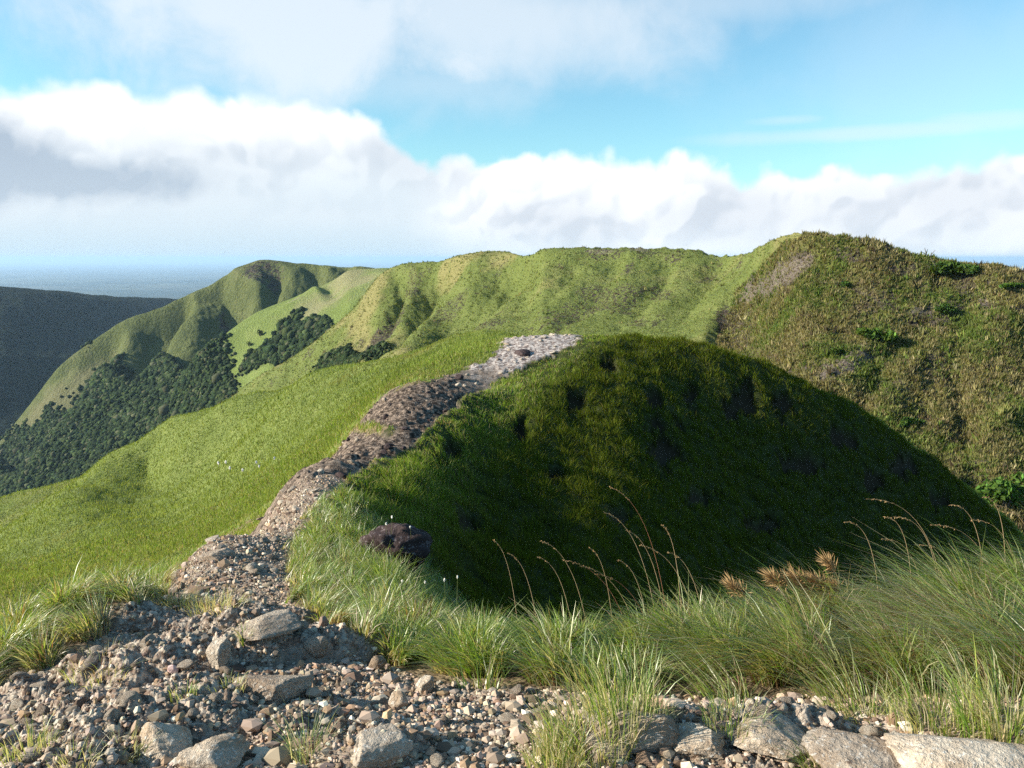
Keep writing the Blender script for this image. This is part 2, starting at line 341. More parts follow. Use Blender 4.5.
# --- main ridge with the big tussocky hill on the right
MAIN = {
170: [(520, 640), (470, 600), (490, 575), (510, 540), (540, 500), (600, 440)],
226: [(440, 600), (402, 560), (425, 530), (450, 490), (480, 440), (560, 360)],
250: [(425, 590), (383, 545), (405, 515), (430, 475), (460, 420), (540, 340)],
300: [(395, 580), (352, 530), (375, 490), (405, 430), (440, 370), (520, 290)],
350: [(350, 570), (312, 520), (335, 470), (360, 410), (400, 340), (480, 260)],
385: [(310, 560), (272, 515), (298, 455), (328, 395), (365, 320), (450, 240)],
405: [(300, 555), (264, 505), (288, 445), (318, 385), (350, 310), (440, 230)],
440: [(300, 540), (261, 470), (285, 420), (310, 370), (340, 300), (420, 220)],
470: [(290, 480), (253, 420), (276, 385), (303, 340), (335, 275), (410, 205)],
500: [(290, 470), (251, 405), (272, 370), (300, 320), (335, 260), (400, 195)],
526: [(292, 420), (256, 370), (275, 340), (303, 300), (335, 250), (400, 190)],
545: [(285, 380), (249, 335), (268, 310), (296, 280), (332, 240), (390, 185)],
600: [(285, 360), (248, 315), (266, 295), (295, 268), (332, 235), (390, 180)],
650: [(285, 350), (249, 305), (268, 285), (297, 258), (335, 225), (390, 170)],
692: [(285, 340), (250, 295), (270, 275), (300, 248), (338, 215), (395, 162)],
722: [(290, 320), (257, 285), (275, 265), (305, 238), (345, 205), (405, 155)],
745: [(285, 290), (254, 262), (275, 246), (308, 222), (350, 192), (420, 148)],
775: [(275, 240), (241, 215), (268, 205), (310, 190), (360, 168), (440, 138)],
800: [(265, 215), (234, 195), (266, 188), (312, 176), (368, 157), (455, 130)],
830: [(268, 205), (236, 188), (270, 182), (318, 170), (375, 151), (470, 124)],
880: [(275, 200), (243, 182), (280, 174), (335, 162), (400, 142), (505, 112)],
925: [(290, 195), (258, 180), (296, 170), (350, 157), (420, 136), (530, 106)],
960: [(298, 192), (264, 176), (303, 166), (360, 152), (430, 131), (545, 102)],
1005: [(300, 186), (267, 170), (310, 160), (370, 147), (445, 126), (560, 98)],
1030: [(315, 186), (280, 168), (322, 158), (380, 145), (455, 124), (575, 96)],
1120: [(350, 190), (318, 168), (355, 158), (410, 143), (480, 122), (600, 94)],
1300: [(420, 200), (390, 172), (425, 160), (470, 143), (540, 122), (650, 94)]}
Um, Sm, Pm = loft(MAIN, 1150, 430)
Vm = project(Pm)[1]; Xm, Ym = Pm[..., 0].copy(), Pm[..., 1].copy()
below = sstep(1.02, 1.6, Sm); sc_ = Ym/300.
Zm = Pm[..., 2]
rightm = sstep(0, 26, Um-np.interp(Vm, [234, 260, 300, 350, 420], [790, 762, 722, 703, 690]))
sp = 0
Uo_, Vo_ = Um, Vm; Um = Um+5*fbm(Xm*.018, Ym*.018, 5, .6); Vm = Vm+5*fbm(Xm*.018+50, Ym*.018, 5, .6)
for ln_, a_, b_2, d_ in [([(412, 262), (400, 285), (385, 310), (362, 338), (340, 362)], 5, 12, 13), ([(462, 255), (447, 272), (425, 300), (395, 335), (355, 372)], 6, 16, 11), ([(540, 252), (528, 266), (505, 287), (470, 315), (430, 352), (400, 375)], 7, 20, 10),
                         ([(628, 250), (612, 274), (590, 300), (555, 330), (520, 350)], 9, 20, 5), ([(676, 252), (662, 282), (640, 308), (600, 338)], 8, 16, 5), ([(735, 250), (722, 266), (695, 300), (672, 332)], 9, 20, 6), ([(505, 262), (480, 290), (450, 312)], 4, 8, 4), ([(580, 262), (562, 285), (535, 308)], 5, 9, 3)]:
    sp = sp-spur_bump(Um, Vm, ln_, a_, b_2, d_*(1.7 if d_ > 9 else .5), .55)
# the hill's left flank folds sharply where the tussock face begins
sp = sp+spur_bump(Um, Vm, [(800, 232), (765, 262), (726, 300), (706, 345), (690, 400)], 30, 20, 3.)
# spurs of the tussock face running down to the lower left
sp = sp+spur_bump(Um, Vm, [(905, 255), (930, 300), (900, 340), (830, 380), (780, 420)], 20, 12, 3)*1.6
sp = sp+spur_bump(Um, Vm, [(1040, 300), (1000, 330), (930, 360), (890, 400), (870, 470)], 24, 14, 4)
sp = sp+spur_bump(Um, Vm, [(1100, 370), (1020, 410), (975, 450), (960, 500)], 22, 16, 4)
gul = -spur_bump(Um, Vm, [(925, 258), (938, 285), (925, 320), (880, 365), (860, 430), (850, 500)], 12, 12, 3.5)-spur_bump(Um, Vm, [(985, 300), (960, 330), (955, 380), (968, 440), (975, 530)], 14, 12, 4.)
Um, Vm = Uo_, Vo_
n_a = fbm(Xm*.02, Ym*.02, 5, .55, True); n_b = fbm(Xm*.06+5, Ym*.06, 5, .55); n_c = fbm(Xm*.3, Ym*.3, 3)
Zm += below*(sp*1.0*(1-.55*rightm)+gul*.45+sc_*(1.6*(n_a-.3)+2.0*n_b)+.7*sc_*fbm(Xm*.14, Ym*.14, 4, .6)+rightm*.9*fbm(Xm*.16, Ym*.16, 4, .6))+.35*n_c*(.6+1.0*rightm)+sc_*.9*n_b*(1-below)
# rocky edge on the skyline
Zm += 1.6*np.exp(-((Sm-1)/.12)**2)*fbm(Xm*.35, Ym*.2, 4, .6)*sstep(520, 600, Um)
def blob(U_, V_, cx, cy, rx, ry, rot=0.):
    c, s = math.cos(rot), math.sin(rot); dx, dy = U_-cx, V_-cy
    return np.hypot((dx*c+dy*s)/rx, (-dx*s+dy*c)/ry)
nz = fbm(Xm*.05+9, Ym*.05, 5, .6)+.5*fbm(Xm*.25, Ym*.25, 3)
scar = np.zeros_like(Zm)
for b_ in [(770, 285, 45, 14, -.6), (735, 330, 22, 22, 0), (755, 355, 35, 12, .2), (873, 300, 38, 18, .1), (930, 315, 42, 14, -.3), (905, 270, 22, 10, .5), (965, 285, 14, 20, -.5), (990, 305, 22, 9, .4), (840, 372, 32, 9, -.4), (905, 405, 30, 14, .5), (960, 440, 18, 28, .4), (935, 375, 14, 18, .6), (975, 485, 22, 28, 0), (850, 255, 14, 10, 0), (800, 370, 30, 8, -.2), (1010, 400, 25, 8, .2), (900, 250, 22, 6, .3),
           (412, 277, 10, 14, .3), (385, 310, 30, 10, -.8), (350, 350, 34, 10, -.5), (425, 300, 10, 8, 0), (450, 300, 26, 6, -.7), (520, 285, 7, 4, 0), (560, 266, 8, 4, 0), (600, 252, 30, 5, 0), (645, 252, 18, 6, 0), (675, 256, 14, 6, 0), (620, 300, 30, 14, -.3), (570, 312, 34, 12, -.2), (480, 322, 30, 8, -.1), (640, 322, 12, 8, 0), (660, 290, 14, 10, .5), (595, 290, 20, 8, .1)]:
    scar = np.maximum(scar, (.68 if b_[0] > 700 or b_[0] < 400 else .45)*sstep(1.25, .6, blob(Um, Vm, *b_)+.9*nz))
scar = np.maximum(scar, sstep(.14, .45, nz)*(.48+.1*rightm))
pale = np.zeros_like(Zm)
for b_ in [(772, 282, 34, 7, -.55), (850, 358, 45, 5, -.5), (825, 378, 34, 6, -.35), (925, 312, 24, 5, -.2), (745, 300, 18, 4, -.6), (640, 250, 12, 3, 0), (600, 250, 12, 2, 0), (940, 283, 4, 14, -.4), (985, 297, 6, 10, -.5), (880, 345, 20, 4, -.5)]:
    pale = np.maximum(pale, .32*sstep(1.3, .7, blob(Um, Vm, *b_)+1.0*nz))
Zm -= 1.2*scar*rightm*below
wood_m = np.maximum(sstep(1.2, .8, blob(Um, Vm, 352, 352, 42, 12, -.62)+.5*nz), 0)
Pm[..., 2] = Zm
fm = grid_faces(*Zm.shape); Pmf = Pm.reshape(-1, 3)
mcols = {'scar': scar.ravel(), 'pale': pale.ravel(), 'wood': wood_m.ravel()*.8}
M_main = far_mat('green_ridge_turf', [(.30, (.07, .09, .025)), (.5, (.135, .165, .045)), (.70, (.20, .21, .075))], (.24, .21, .09), .016, 1.6)
M_hill = far_mat('tussock_slope', [(.28, (.035, .036, .014)), (.48, (.105, .105, .034)), (.62, (.18, .155, .065)), (.8, (.27, .22, .11))], (.12, .135, .030), .03, 2.4)
fr = rightm.ravel()[fm].mean(1) > .5
link('ridge', submesh('ridge', Pmf, fm, ~fr, mcols), M_main, kind='structure')
link('tussock_hill', submesh('tussock_hill', Pmf, fm, fr, mcols), M_hill, kind='structure')

# --- pale smooth hills behind, upper left of the ridge
PALE = {
150: [(480, 900), (430, 860), (450, 820), (480, 760), (520, 700)],
205: [(400, 930), (352, 890), (385, 840), (430, 760), (480, 700)],
222: [(385, 940), (337, 905), (370, 850), (420, 760), (470, 700)],
256: [(355, 960), (313, 930), (350, 850), (395, 760), (450, 690)],
300: [(335, 980), (295, 945), (328, 850), (370, 740), (430, 660)],
330: [(322, 980), (282, 940), (315, 840), (355, 720), (420, 640)],
352: [(315, 980), (270, 935), (305, 820), (345, 700), (410, 620)],
390: [(310, 960), (268, 920), (300, 800), (335, 680), (400, 600)],
440: [(310, 940), (272, 900), (305, 780), (335, 660), (400, 580)]}
Up, Sp, Pp = loft(PALE, 520, 240); Vp = project(Pp)[1]; Xp, Yp = Pp[..., 0].copy(), Pp[..., 1].copy()
bl = sstep(.95, 1.4, Sp)
zz = 0
zz = zz+spur_bump(Up, Vp, [(330, 288), (300, 312), (268, 330), (240, 343), (215, 358), (190, 385)], 16, 10, 16)
zz = zz+spur_bump(Up, Vp, [(400, 268), (370, 290), (350, 300), (297, 345), (240, 380)], 16, 9, 8)
Pp[..., 2] += bl*(zz+6*fbm(Xp*.008, Yp*.008, 4, .5))+.8*fbm(Xp*.05, Yp*.05, 4)
nzp = fbm(Xp*.02, Yp*.02, 5, .6)
wood_p = sstep(1.2, .75, blob(Up, Vp, 296, 345, 40, 14, -.35)+1.1*nzp)
wood_p = np.maximum(wood_p, sstep(1.2, .8, blob(Up, Vp, 262, 362, 26, 9, -.6)+.6*nzp))
wood_p = np.maximum(wood_p, sstep(1.2, .8, blob(Up, Vp, 190, 405, 50, 48, -.6)+.9*nzp))
M_pale = far_mat('pale_far_turf', [(.32, (.105, .140, .035)), (.5, (.16, .205, .055)), (.68, (.23, .265, .09))], (.24, .22, .12), .006, .5)
fp = grid_faces(*Up.shape)
link('far_slope', submesh('far_slope', Pp.reshape(-1, 3), fp, np.ones(len(fp), bool), {'scar': (.15*sstep(.35, .5, nzp)).ravel(), 'pale': (.5*sstep(1.2, .7, blob(Up, Vp, 292, 312, 9, 2.5, -.3)+nzp)).ravel(), 'wood': wood_p.ravel()}), M_pale, kind='structure')

# --- the forested mountainside with steep spurs
FAR = {
-250: [(640, 1300), (600, 1160), (640, 1060), (680, 960), (720, 860)],
-100: [(560, 1320), (520, 1180), (540, 1080), (565, 960), (600, 860)],
0: [(480, 1320), (441, 1200), (462, 1090), (490, 960), (540, 850)],
30: [(445, 1320), (404, 1210), (435, 1090), (470, 950), (530, 840)],
60: [(405, 1330), (366, 1220), (405, 1090), (455, 940), (520, 830)],
100: [(375, 1330), (336, 1230), (380, 1090), (435, 930), (510, 810)],
125: [(360, 1340), (320, 1235), (370, 1090), (425, 920), (505, 800)],
160: [(345, 1350), (308, 1240), (355, 1090), (410, 910), (500, 790)],
185: [(335, 1350), (296, 1250), (340, 1090), (400, 900), (490, 780)],
210: [(325, 1360), (285, 1260), (328, 1100), (390, 900), (480, 770)],
240: [(305, 1370), (267, 1270), (315, 1110), (375, 910), (465, 760)],
262: [(300, 1370), (260, 1270), (305, 1120), (365, 920), (450, 760)],
300: [(302, 1370), (263, 1260), (305, 1120), (355, 930), (440, 760)],
345: [(306, 1350), (267, 1240), (302, 1110), (350, 930), (430, 760)],
390: [(308, 1330), (269, 1220), (300, 1100), (345, 930), (420, 760)],
460: [(310, 1300), (274, 1200), (305, 1080), (345, 930), (420, 760)]}
Uf, Sf, Pf = loft(FAR, 900, 360); Vf2 = project(Pf)[1]; Xf, Yf = Pf[..., 0].copy(), Pf[..., 1].copy()
bf = sstep(.97, 1.18, Sf); q = 0; Uo_, Vo_ = Uf, Vf2; Uf = Uf+7*fbm(Xf*.008, Yf*.008, 5, .6); Vf2 = Vf2+5*fbm(Xf*.008+50, Yf*.008, 5, .6)
q = q-spur_bump(Uf, Vf2, [(190, 285), (177, 304), (160, 332), (142, 358), (120, 385)], 6, 26, 62)
q = q-spur_bump(Uf, Vf2, [(246, 275), (236, 300), (220, 330), (203, 350), (185, 375)], 9, 27, 75)
q = q-spur_bump(Uf, Vf2, [(124, 315), (104, 346), (78, 382), (45, 430), (0, 480)], 8, 26, 45)
q = q-spur_bump(Uf, Vf2, [(280, 262), (274, 285), (262, 305), (245, 330)], 8, 14, 26)
q = q-spur_bump(Uf, Vf2, [(322, 262), (308, 285), (284, 305), (262, 322)], 8, 14, 24)
q = q-spur_bump(Uf, Vf2, [(352, 266), (332, 285), (312, 298)], 7, 10, 16)
q = q+spur_bump(Uf, Vf2, [(140, 330), (125, 365), (80, 420), (30, 480), (-40, 560)], 12, 22, 10)
Uf, Vf2 = Uo_, Vo_
Pf[..., 2] += bf*(q+9*(fbm(Xf*.004, Yf*.004, 5, .5, True)-.3)+8*fbm(Xf*.012+3, Yf*.012, 4))+2.5*fbm(Xf*.03, Yf*.03, 4, .6)
nzf = fbm(Xf*.01, Yf*.01, 5, .6)
lim = np.interp(Uf, [-250, 0, 40, 90, 125, 150, 170, 195, 215, 250, 300, 460], [560, 445, 405, 350, 352, 360, 358, 352, 340, 345, 345, 345])
wood_f = sstep(-8, 8, Vf2-lim+34*nzf)
grass_in = sstep(1.2, .7, blob(Uf, Vf2, 70, 372, 14, 34, .8)+.5*nzf)*.8
wood_f = wood_f*(1-grass_in)
M_far = far_mat('far_mountain_turf', [(.30, (.050, .062, .022)), (.5, (.10, .118, .040)), (.70, (.17, .175, .075))], (.16, .15, .075), .005, .25)
ff = grid_faces(*Uf.shape)
scf = np.maximum(.7*sstep(.25, .45, nzf), .6*sstep(1.2, .7, blob(Uf, Vf2, 262, 270, 22, 8, 0)+nzf))
link('mountainside', submesh('mountainside', Pf.reshape(-1, 3), ff, np.ones(len(ff), bool), {'scar': scf.ravel(), 'pale': np.zeros(Uf.size), 'wood': wood_f.ravel()}), M_far, kind='structure')

# --- the dark wooded mountain on the far left, and a lower one behind it
MTN = {
-500: [(300, 2200), (240, 1700), (330, 1500), (440, 1350), (600, 1250)],
-250: [(310, 2400), (268, 1950), (345, 1650), (440, 1450), (580, 1300)],
0: [(320, 2800), (287, 2300), (350, 1900), (430, 1620), (560, 1400)],
45: [(320, 2950), (290, 2450), (350, 2000), (420, 1700), (550, 1450)],
100: [(330, 3200), (296, 2700), (350, 2150), (410, 1800), (540, 1500)],
150: [(330, 3500), (299, 3000), (350, 2350), (405, 1950), (530, 1600)],
215: [(335, 3900), (303, 3400), (350, 2600), (400, 2150), (520, 1700)],
300: [(350, 4300), (315, 3800), (360, 2900), (400, 2300), (520, 1800)]}
Ut, St, Pt = loft(MTN, 420, 240); Xt, Yt = Pt[..., 0].copy(), Pt[..., 1].copy()
Pt[..., 2] += sstep(.8, 1.3, St)*28*(fbm(Xt*.0016+3, Yt*.0016, 5, .5, True)-.3)+7*fbm(Xt*.008, Yt*.008, 5, .65)
def wood_mat():
    m, t = material('distant_forest'); geo = t.n('ShaderNodeNewGeometry').outputs['Position']
    a = t.noise(geo, .05, 5, .7); b_ = t.noise(geo, .004, 4)
    c = t.mix(t.step(a, .35, .7), (.006, .012, .009), (.020, .031, .017)); c = t.mix(t.step(b_, .55, .75), c, (.035, .05, .02))
    bu = t.n('ShaderNodeBump', {'Strength': 1., 'Distance': 15., 'Height': a}); finish(t, c, .95, bu.outputs[0], .05); return m
M_wood = wood_mat()
link('mountain', new_mesh('mountain', Pt.reshape(-1, 3), grid_faces(*Ut.shape)), M_wood, kind='structure')

# --- the lowland plain out to the sea
rr = np.concatenate([[0.], np.geomspace(300, 170000, 320)]); th = np.linspace(-math.pi, math.pi, 361)
R_, TH = np.meshgrid(rr, th, indexing='ij'); Xl, Yl = R_*np.sin(TH), R_*np.cos(TH)
Zl = -620+sstep(3000, 6000, R_)*sstep(26000, 9000, R_)*70*np.maximum(0, fbm(Xl*.00035, Yl*.00035, 5, .5)+.1)-6*sstep(30000, 60000, R_)
def plain_mat():
    m, t = material('lowland_fields'); geo = t.n('ShaderNodeNewGeometry').outputs['Position']
    a = t.noise(geo, .0012, 6, .65); v = t.n('ShaderNodeTexVoronoi', {'Vector': geo, 'Scale': .0016}); b_ = t.noise(geo, .00018, 6, .6)
    c = t.mix(t.step(a, .42, .62), (.015, .028, .016), (.075, .09, .045))
    c = t.mix(t.m('MULTIPLY', t.n('ShaderNodeSeparateColor', {0: v.outputs['Color']}).outputs[0], .45), c, (.15, .145, .10))
    c = t.mix(t.step(b_, .50, .62), c, (.02, .035, .02))
    finish(t, c, .9, None, .1); return m
link('plain', new_mesh('plain', np.stack([Xl, Yl, Zl], -1).reshape(-1, 3), grid_faces(*Xl.shape)), plain_mat(), kind='structure')
#@@SCATTER
# ================================================================ SCATTER helpers
def worley_off(x, y):
    i = np.floor(x).astype(np.int64); j = np.floor(y).astype(np.int64)
    d1 = np.full(x.shape, 9.); r = np.zeros(x.shape); ox = np.zeros(x.shape); oy = np.zeros(x.shape)
    for a in (-1, 0, 1):
        for b in (-1, 0, 1):
            h = _h(i+a, j+b); dx = x-(i+a+.1+.8*RV[h, 0]); dy = y-(j+b+.1+.8*RV[h, 1]); d = np.sqrt(dx*dx+dy*dy)
            m = d < d1; r = np.where(m, RV[h, 2], r); ox = np.where(m, dx, ox); oy = np.where(m, dy, oy); d1 = np.where(m, d, d1)
    return d1, r, ox, oy
def pick(Vg, fq, w, n):
    """n random points on the quads fq of the vertex grid, chosen with weight w per square metre; returns points, face ids"""
    a, b, c, d = (Vg[fq[:, k]] for k in range(4))
    area = .5*np.linalg.norm(np.cross(c-a, d-b), axis=1); p = area*w; p = np.cumsum(p); tot = p[-1]
    f = np.searchsorted(p, rng.random(n)*tot); f = np.clip(f, 0, len(fq)-1); u, v = rng.random((2, n, 1))
    return (a[f]*(1-u)*(1-v)+b[f]*u*(1-v)+c[f]*u*v+d[f]*(1-u)*v), f, tot
def seen(Pg, hgt):
    """grid rows run away from the camera: which points stand above everything nearer"""
    s = Pg[..., 2]/Pg[..., 1]; run = np.maximum.accumulate(s, 0); prev = np.vstack([run[:1]-1, run[:-1]])
    return (Pg[..., 2]+hgt)/Pg[..., 1] > prev-.002
def blades(P, h, w, lean, az, segs, c0, c1, droop=.35, pw=1.8):
    n = len(P); t = np.linspace(0, 1, segs+1)[None, :, None]
    h = np.asarray(h)[:, None, None]; lean3 = np.concatenate([lean, np.zeros((n, 1))], 1)[:, None]
    dr = (np.asarray(droop)*np.ones(n))[:, None, None]
    ctr = P[:, None]+np.array([0, 0, 1.])*h*(t-dr*t**2.2)+lean3*h*t**pw
    side = np.stack([np.cos(az), np.sin(az), 0*az], 1)[:, None]*(np.asarray(w)[:, None, None]*.5)*(np.minimum(1, .7+1.2*t)*(1-t)**.75+.06)
    V = np.stack([ctr-side, ctr+side], 2).reshape(-1, 3)
    base = (np.arange(n)*2*(segs+1))[:, None]; k = np.arange(segs)[None]*2
    f = np.stack([base+k, base+k+1, base+k+3, base+k+2], -1).reshape(-1, 4)
    col = c0[:, None]*(1-t**1.3)+c1[:, None]*t**1.3
    col = np.repeat(col[:, :, None], 2, 2).reshape(-1, 3)
    return V, f, col
def merge(parts):
    V = []; Fc = []; Cc = []; o = 0
    for v, f, c in parts: V.append(v); Fc.append(f+o); Cc.append(c); o += len(v)
    return np.concatenate(V), np.concatenate(Fc), np.concatenate(Cc)
def palette(n, cols, probs):
    c = np.array(cols)[rng.choice(len(cols), n, p=np.array(probs)/sum(probs))]
    return c*np.exp(rng.normal(0, .18, (n, 1)))*np.exp(rng.normal(0, .035, (n, 3)))
G1, G2, G3 = (.130, .225, .024), (.215, .315, .040), (.31, .37, .075)
STRAW, RUST, DRY, DARKG = (.56, .48, .30), (.28, .15, .08), (.40, .31, .18), (.055, .085, .009)
def blade_mat(name='grass_blades', tr=.42, gl=.05):
    m, t = material(name); c = t.attr('Col'); 
    d = t.n('ShaderNodeBsdfDiffuse', {0: c}); tc = t.mix(1., c, (1.25, 1.2, .6, 1), 'MULTIPLY'); q = t.n('ShaderNodeBsdfTranslucent', {0: tc})
    mx = t.n('ShaderNodeMixShader', {0: tr, 1: d, 2: q}); g = t.n('ShaderNodeBsdfGlossy', {0: (1, 1, 1, 1), 1: .45})
    m2 = t.n('ShaderNodeMixShader', {0: gl, 1: mx, 2: g}); t.n('ShaderNodeOutputMaterial', {0: m2}); return m
MB_ = blade_mat(tr=.48, gl=.07); MBF = blade_mat('far_grass_blades', .38, 0.)
# ---------------------------------------------------------------- grass of the near ridge
vis = seen(NV, .55)
fvis = vis.ravel()[fq].all(1); fbare = bare.ravel()[fq].mean(1); fpock = pock.ravel()[fq].mean(1)
fpx = NP[0].ravel()[fq].mean(1); fpy = NP[1].ravel()[fq].mean(1); inview = (fpx > -70) & (fpx < 1095) & (fpy < 900)
fxr = xr.ravel()[fq].mean(1)
def edge_noise(x, y): return fbm(x*1.5, y*1.5, 3)
cell_h = lambda P, s: worley_off(P[:, 0]/s+.15*np.sin(P[:, 1]*9), P[:, 1]/s)
def grass_patch(sel, dens, n_max, hfun, cfun, wind, wk, segs, cell, spread=.55, droop=.32, pull=0.):
    w = np.where(sel, dens, 0.)
    P, f, tot = pick(Vf, fq, w, n_max if n_max else 1)
    if tot < n_max: P, f = P[:int(tot)], f[:int(tot)]
    n = len(P); D = P[:, 1]; d1, r, ox, oy = cell_h(P, cell)
    h = hfun(P, f)*np.clip(1.15-.55*d1, .5, 1.2)*(.72+.5*r)*rng.uniform(.55, 1.15, n)
    keep = rng.random(n) < np.clip(1.35-.55*d1, .25, 1); P, f, D, d1, r, ox, oy, h = (a[keep] for a in (P, f, D, d1, r, ox, oy, h)); n = len(P)
    lean = np.stack([ox, oy], 1)*spread*1.3+rng.normal(0, .20, (n, 2))+wind(P)
    c0, c1 = cfun(P, f, r)
    P = P-np.array([0, 0, .02])-np.stack([ox, oy, 0*ox], 1)*cell*pull
    return blades(P, h, wk(D)*rng.uniform(.7, 1.3, n), lean, rng.uniform(0, math.pi, n), segs, c0, c1, droop=np.clip(droop+rng.normal(0, .12, n), 0, .75))
def col_std(P, f, r, dry_extra=0., dark=0.):
    n = len(P); e = fbare[f]; nb = fbm(P[:, 0]*.8+4, P[:, 1]*.8, 3); nf = fbm(P[:, 0]*3, P[:, 1]*3, 2)
    dry = np.clip(.14+.9*sstep(0, .45, e)+.25*sstep(-.05, -.3, P[:, 0]/P[:, 1])*sstep(7, 4, P[:, 1])+.45*sstep(.1, .5, nb)+.25*sstep(.1, .5, nf)+dry_extra, 0, .92)
    g = palette(n, [G1, G2, G3], [.5+dark, .34, .16]); s = palette(n, [STRAW, RUST, DRY], [.45, .22, .33])
    isd = rng.random(n) < dry*.6
    c1 = np.where(isd[:, None], s, g); c0 = np.where((rng.random(n) < .25+.6*dry)[:, None], s*.8, g*.9)
    return c0, c1
gparts = []; kparts = []
hstd = lambda P, f: np.interp(P[:, 0]/P[:, 1], [-.9, -.5, -.2, .1, .3, .55, .9], [.36, .36, .34, .30, .40, .50, .55])
windN = lambda P: np.stack([np.interp(P[:, 0]/P[:, 1], [-.8, -.25, -.05, .2, .5], [.15, .10, -.10, -.35, -.60]), 0*P[:, 0]-.05], 1)
edge_short = lambda P, f: np.clip(1-1.0*fbare[f], .35, 1)
selA = fvis & inview & (fy < 6.5) & (fbare < .6)
gparts.append(grass_patch(selA, 4000*np.clip(3.4/fy, .1, 1)**1.2, 135000, lambda P, f: hstd(P, f)*edge_short(P, f), lambda P, f, r: col_std(P, f, r, (.22*sstep(-.1, .3, P[:, 0]/P[:, 1]))), windN, lambda D: .0038+.0010*D, 4, .40, .85, .38, .38))
selB = fvis & inview & (fy >= 6.5) & (fy < 14) & (fbare < .7)
hB = lambda P, f: np.interp(P[:, 0]/P[:, 1], [-.6, -.3, -.2, 0], [.38, .40, .36, .40])*edge_short(P, f)
gparts.append(grass_patch(selB, 1100*(8/fy)**1.5, 110000, hB, lambda P, f, r: col_std(P, f, r, .0), lambda P: windN(P)*.5, lambda D: .0010*D, 3, .5, .8, .3, .4))
selC = fvis & inview & (fy >= 14) & (fy < 52) & (fbare < .8) & (sel_knoll | (fu > 380)) & ~sel_hill
def colK(P, f, r):
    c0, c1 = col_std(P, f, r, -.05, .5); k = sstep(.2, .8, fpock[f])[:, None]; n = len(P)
    g = palette(n, [(.068, .092, .010), (.098, .126, .014), (.135, .13, .03)], [.45, .4, .15]); inn = sstep(0, 3, P[:, 0]-np.interp(P[:, 1], [13, 18, 26, 36, 45], [-3.6, -3.2, -2.6, .2, 4]))[:, None]  # knoll's shaded side is put into the blade colour: darker right of the crest
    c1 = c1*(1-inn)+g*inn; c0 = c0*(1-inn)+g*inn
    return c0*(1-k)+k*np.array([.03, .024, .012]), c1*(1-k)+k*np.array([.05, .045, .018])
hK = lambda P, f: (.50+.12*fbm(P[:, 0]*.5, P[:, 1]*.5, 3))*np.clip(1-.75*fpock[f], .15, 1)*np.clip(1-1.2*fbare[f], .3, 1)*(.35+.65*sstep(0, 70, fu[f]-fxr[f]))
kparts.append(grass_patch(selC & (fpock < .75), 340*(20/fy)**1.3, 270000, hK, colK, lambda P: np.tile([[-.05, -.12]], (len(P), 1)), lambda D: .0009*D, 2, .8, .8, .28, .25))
selD = fvis & inview & (fy >= 14) & (fy < 52) & (fbare < .8) & ~(sel_knoll | (fu > 380)) | (fvis & inview & sel_hill & (fy < 52) & (fu > 300) & (fbare < .4))
kparts.append(grass_patch(selD, 240*(20/fy)**1.4, 90000, lambda P, f: .30*np.clip(1-fbare[f], .4, 1)*np.ones(len(P)), lambda P, f, r: col_std(P, f, r, .05), lambda P: np.tile([[.05, 0]], (len(P), 1)), lambda D: .0009*D, 2, .6, .5, .25))
gv, gf, gc = merge(gparts); print('near grass faces', len(gf))
link('grass', new_mesh('grass', gv, gf, cols={'Col': gc}), MB_, kind='stuff')
gv, gf, gc = merge(kparts); link('knoll_grass', new_mesh('knoll_grass', gv, gf, cols={'Col': gc}), MBF, kind='stuff')
# spur: short grass read as grain
fh = (fvis & inview & sel_hill & (fy > 36))
P, f, tot = pick(Vf, fq, np.where(fh, fy**-1.9, 0), 170000); n = len(P)
nb = fbm(P[:, 0]*.12, P[:, 1]*.12, 4); c = palette(n, [(.165, .215, .05), (.215, .265, .068), (.26, .285, .095)], [.4, .4, .2])
c = c*np.exp(.25*nb)[:, None]
big_ = rng.random(n) < .035; c = np.where(big_[:, None], c*np.array([.45, .5, .5]), c); dryp = sstep(.15, .4, fbm(P[:, 0]*.07+40, P[:, 1]*.07, 5, .6))[:, None]*.55; c = c*(1-dryp)+dryp*np.array([.27, .23, .10])
v, f4, cc = blades(P-np.array([0, 0, .03]), rng.uniform(.10, .32, n)*np.where(big_, 2.2, 1)*(1+.5*nb), .0014*P[:, 1]*rng.uniform(.6, 1.3, n), rng.normal(0, .3, (n, 2)), rng.uniform(0, 3.14, n), 1, c*.95, c*1.02, droop=.1)
link('short_grass', new_mesh('short_grass', v, f4, cols={'Col': cc}), MBF, kind='stuff')

# ---------------------------------------------------------------- tussocks on the far hills
def domes(P, r, h, col, k=5):
    n = len(P); a = (np.arange(k)/k*2*math.pi)[None]+rng.uniform(0, 6.3, (n, 1)); rr_ = r[:, None]*rng.uniform(.7, 1.3, (n, k))
    ring = P[:, None]+np.stack([np.cos(a)*rr_, np.sin(a)*rr_, -.3*h[:, None]*np.ones((n, k))], -1)
    r2 = P[:, None]+np.stack([np.cos(a)*rr_*.75, np.sin(a)*rr_*.75, h[:, None]*rng.uniform(.45, .8, (n, k))], -1)
    topv = P+np.stack([rng.normal(0, .15, n)*r, rng.normal(0, .15, n)*r, h], -1)
    V = np.concatenate([ring, r2, topv[:, None]], 1).reshape(-1, 3); b = (np.arange(n)*(2*k+1))[:, None]; i = np.arange(k)[None]; j = (i+1) % k
    f = np.stack([b+i, b+j, b+k+j, b+k+i], -1).reshape(-1, 4); t3 = np.stack([b+k+i, b+k+j, b+2*k+0*i], -1).reshape(-1, 3)
    return V, f, t3, np.repeat(col, 2*k+1, 0)
def tuss_mat():
    m, t = material('tussock_leaf'); finish(t, t.attr('Col'), .95, None, .05); return m
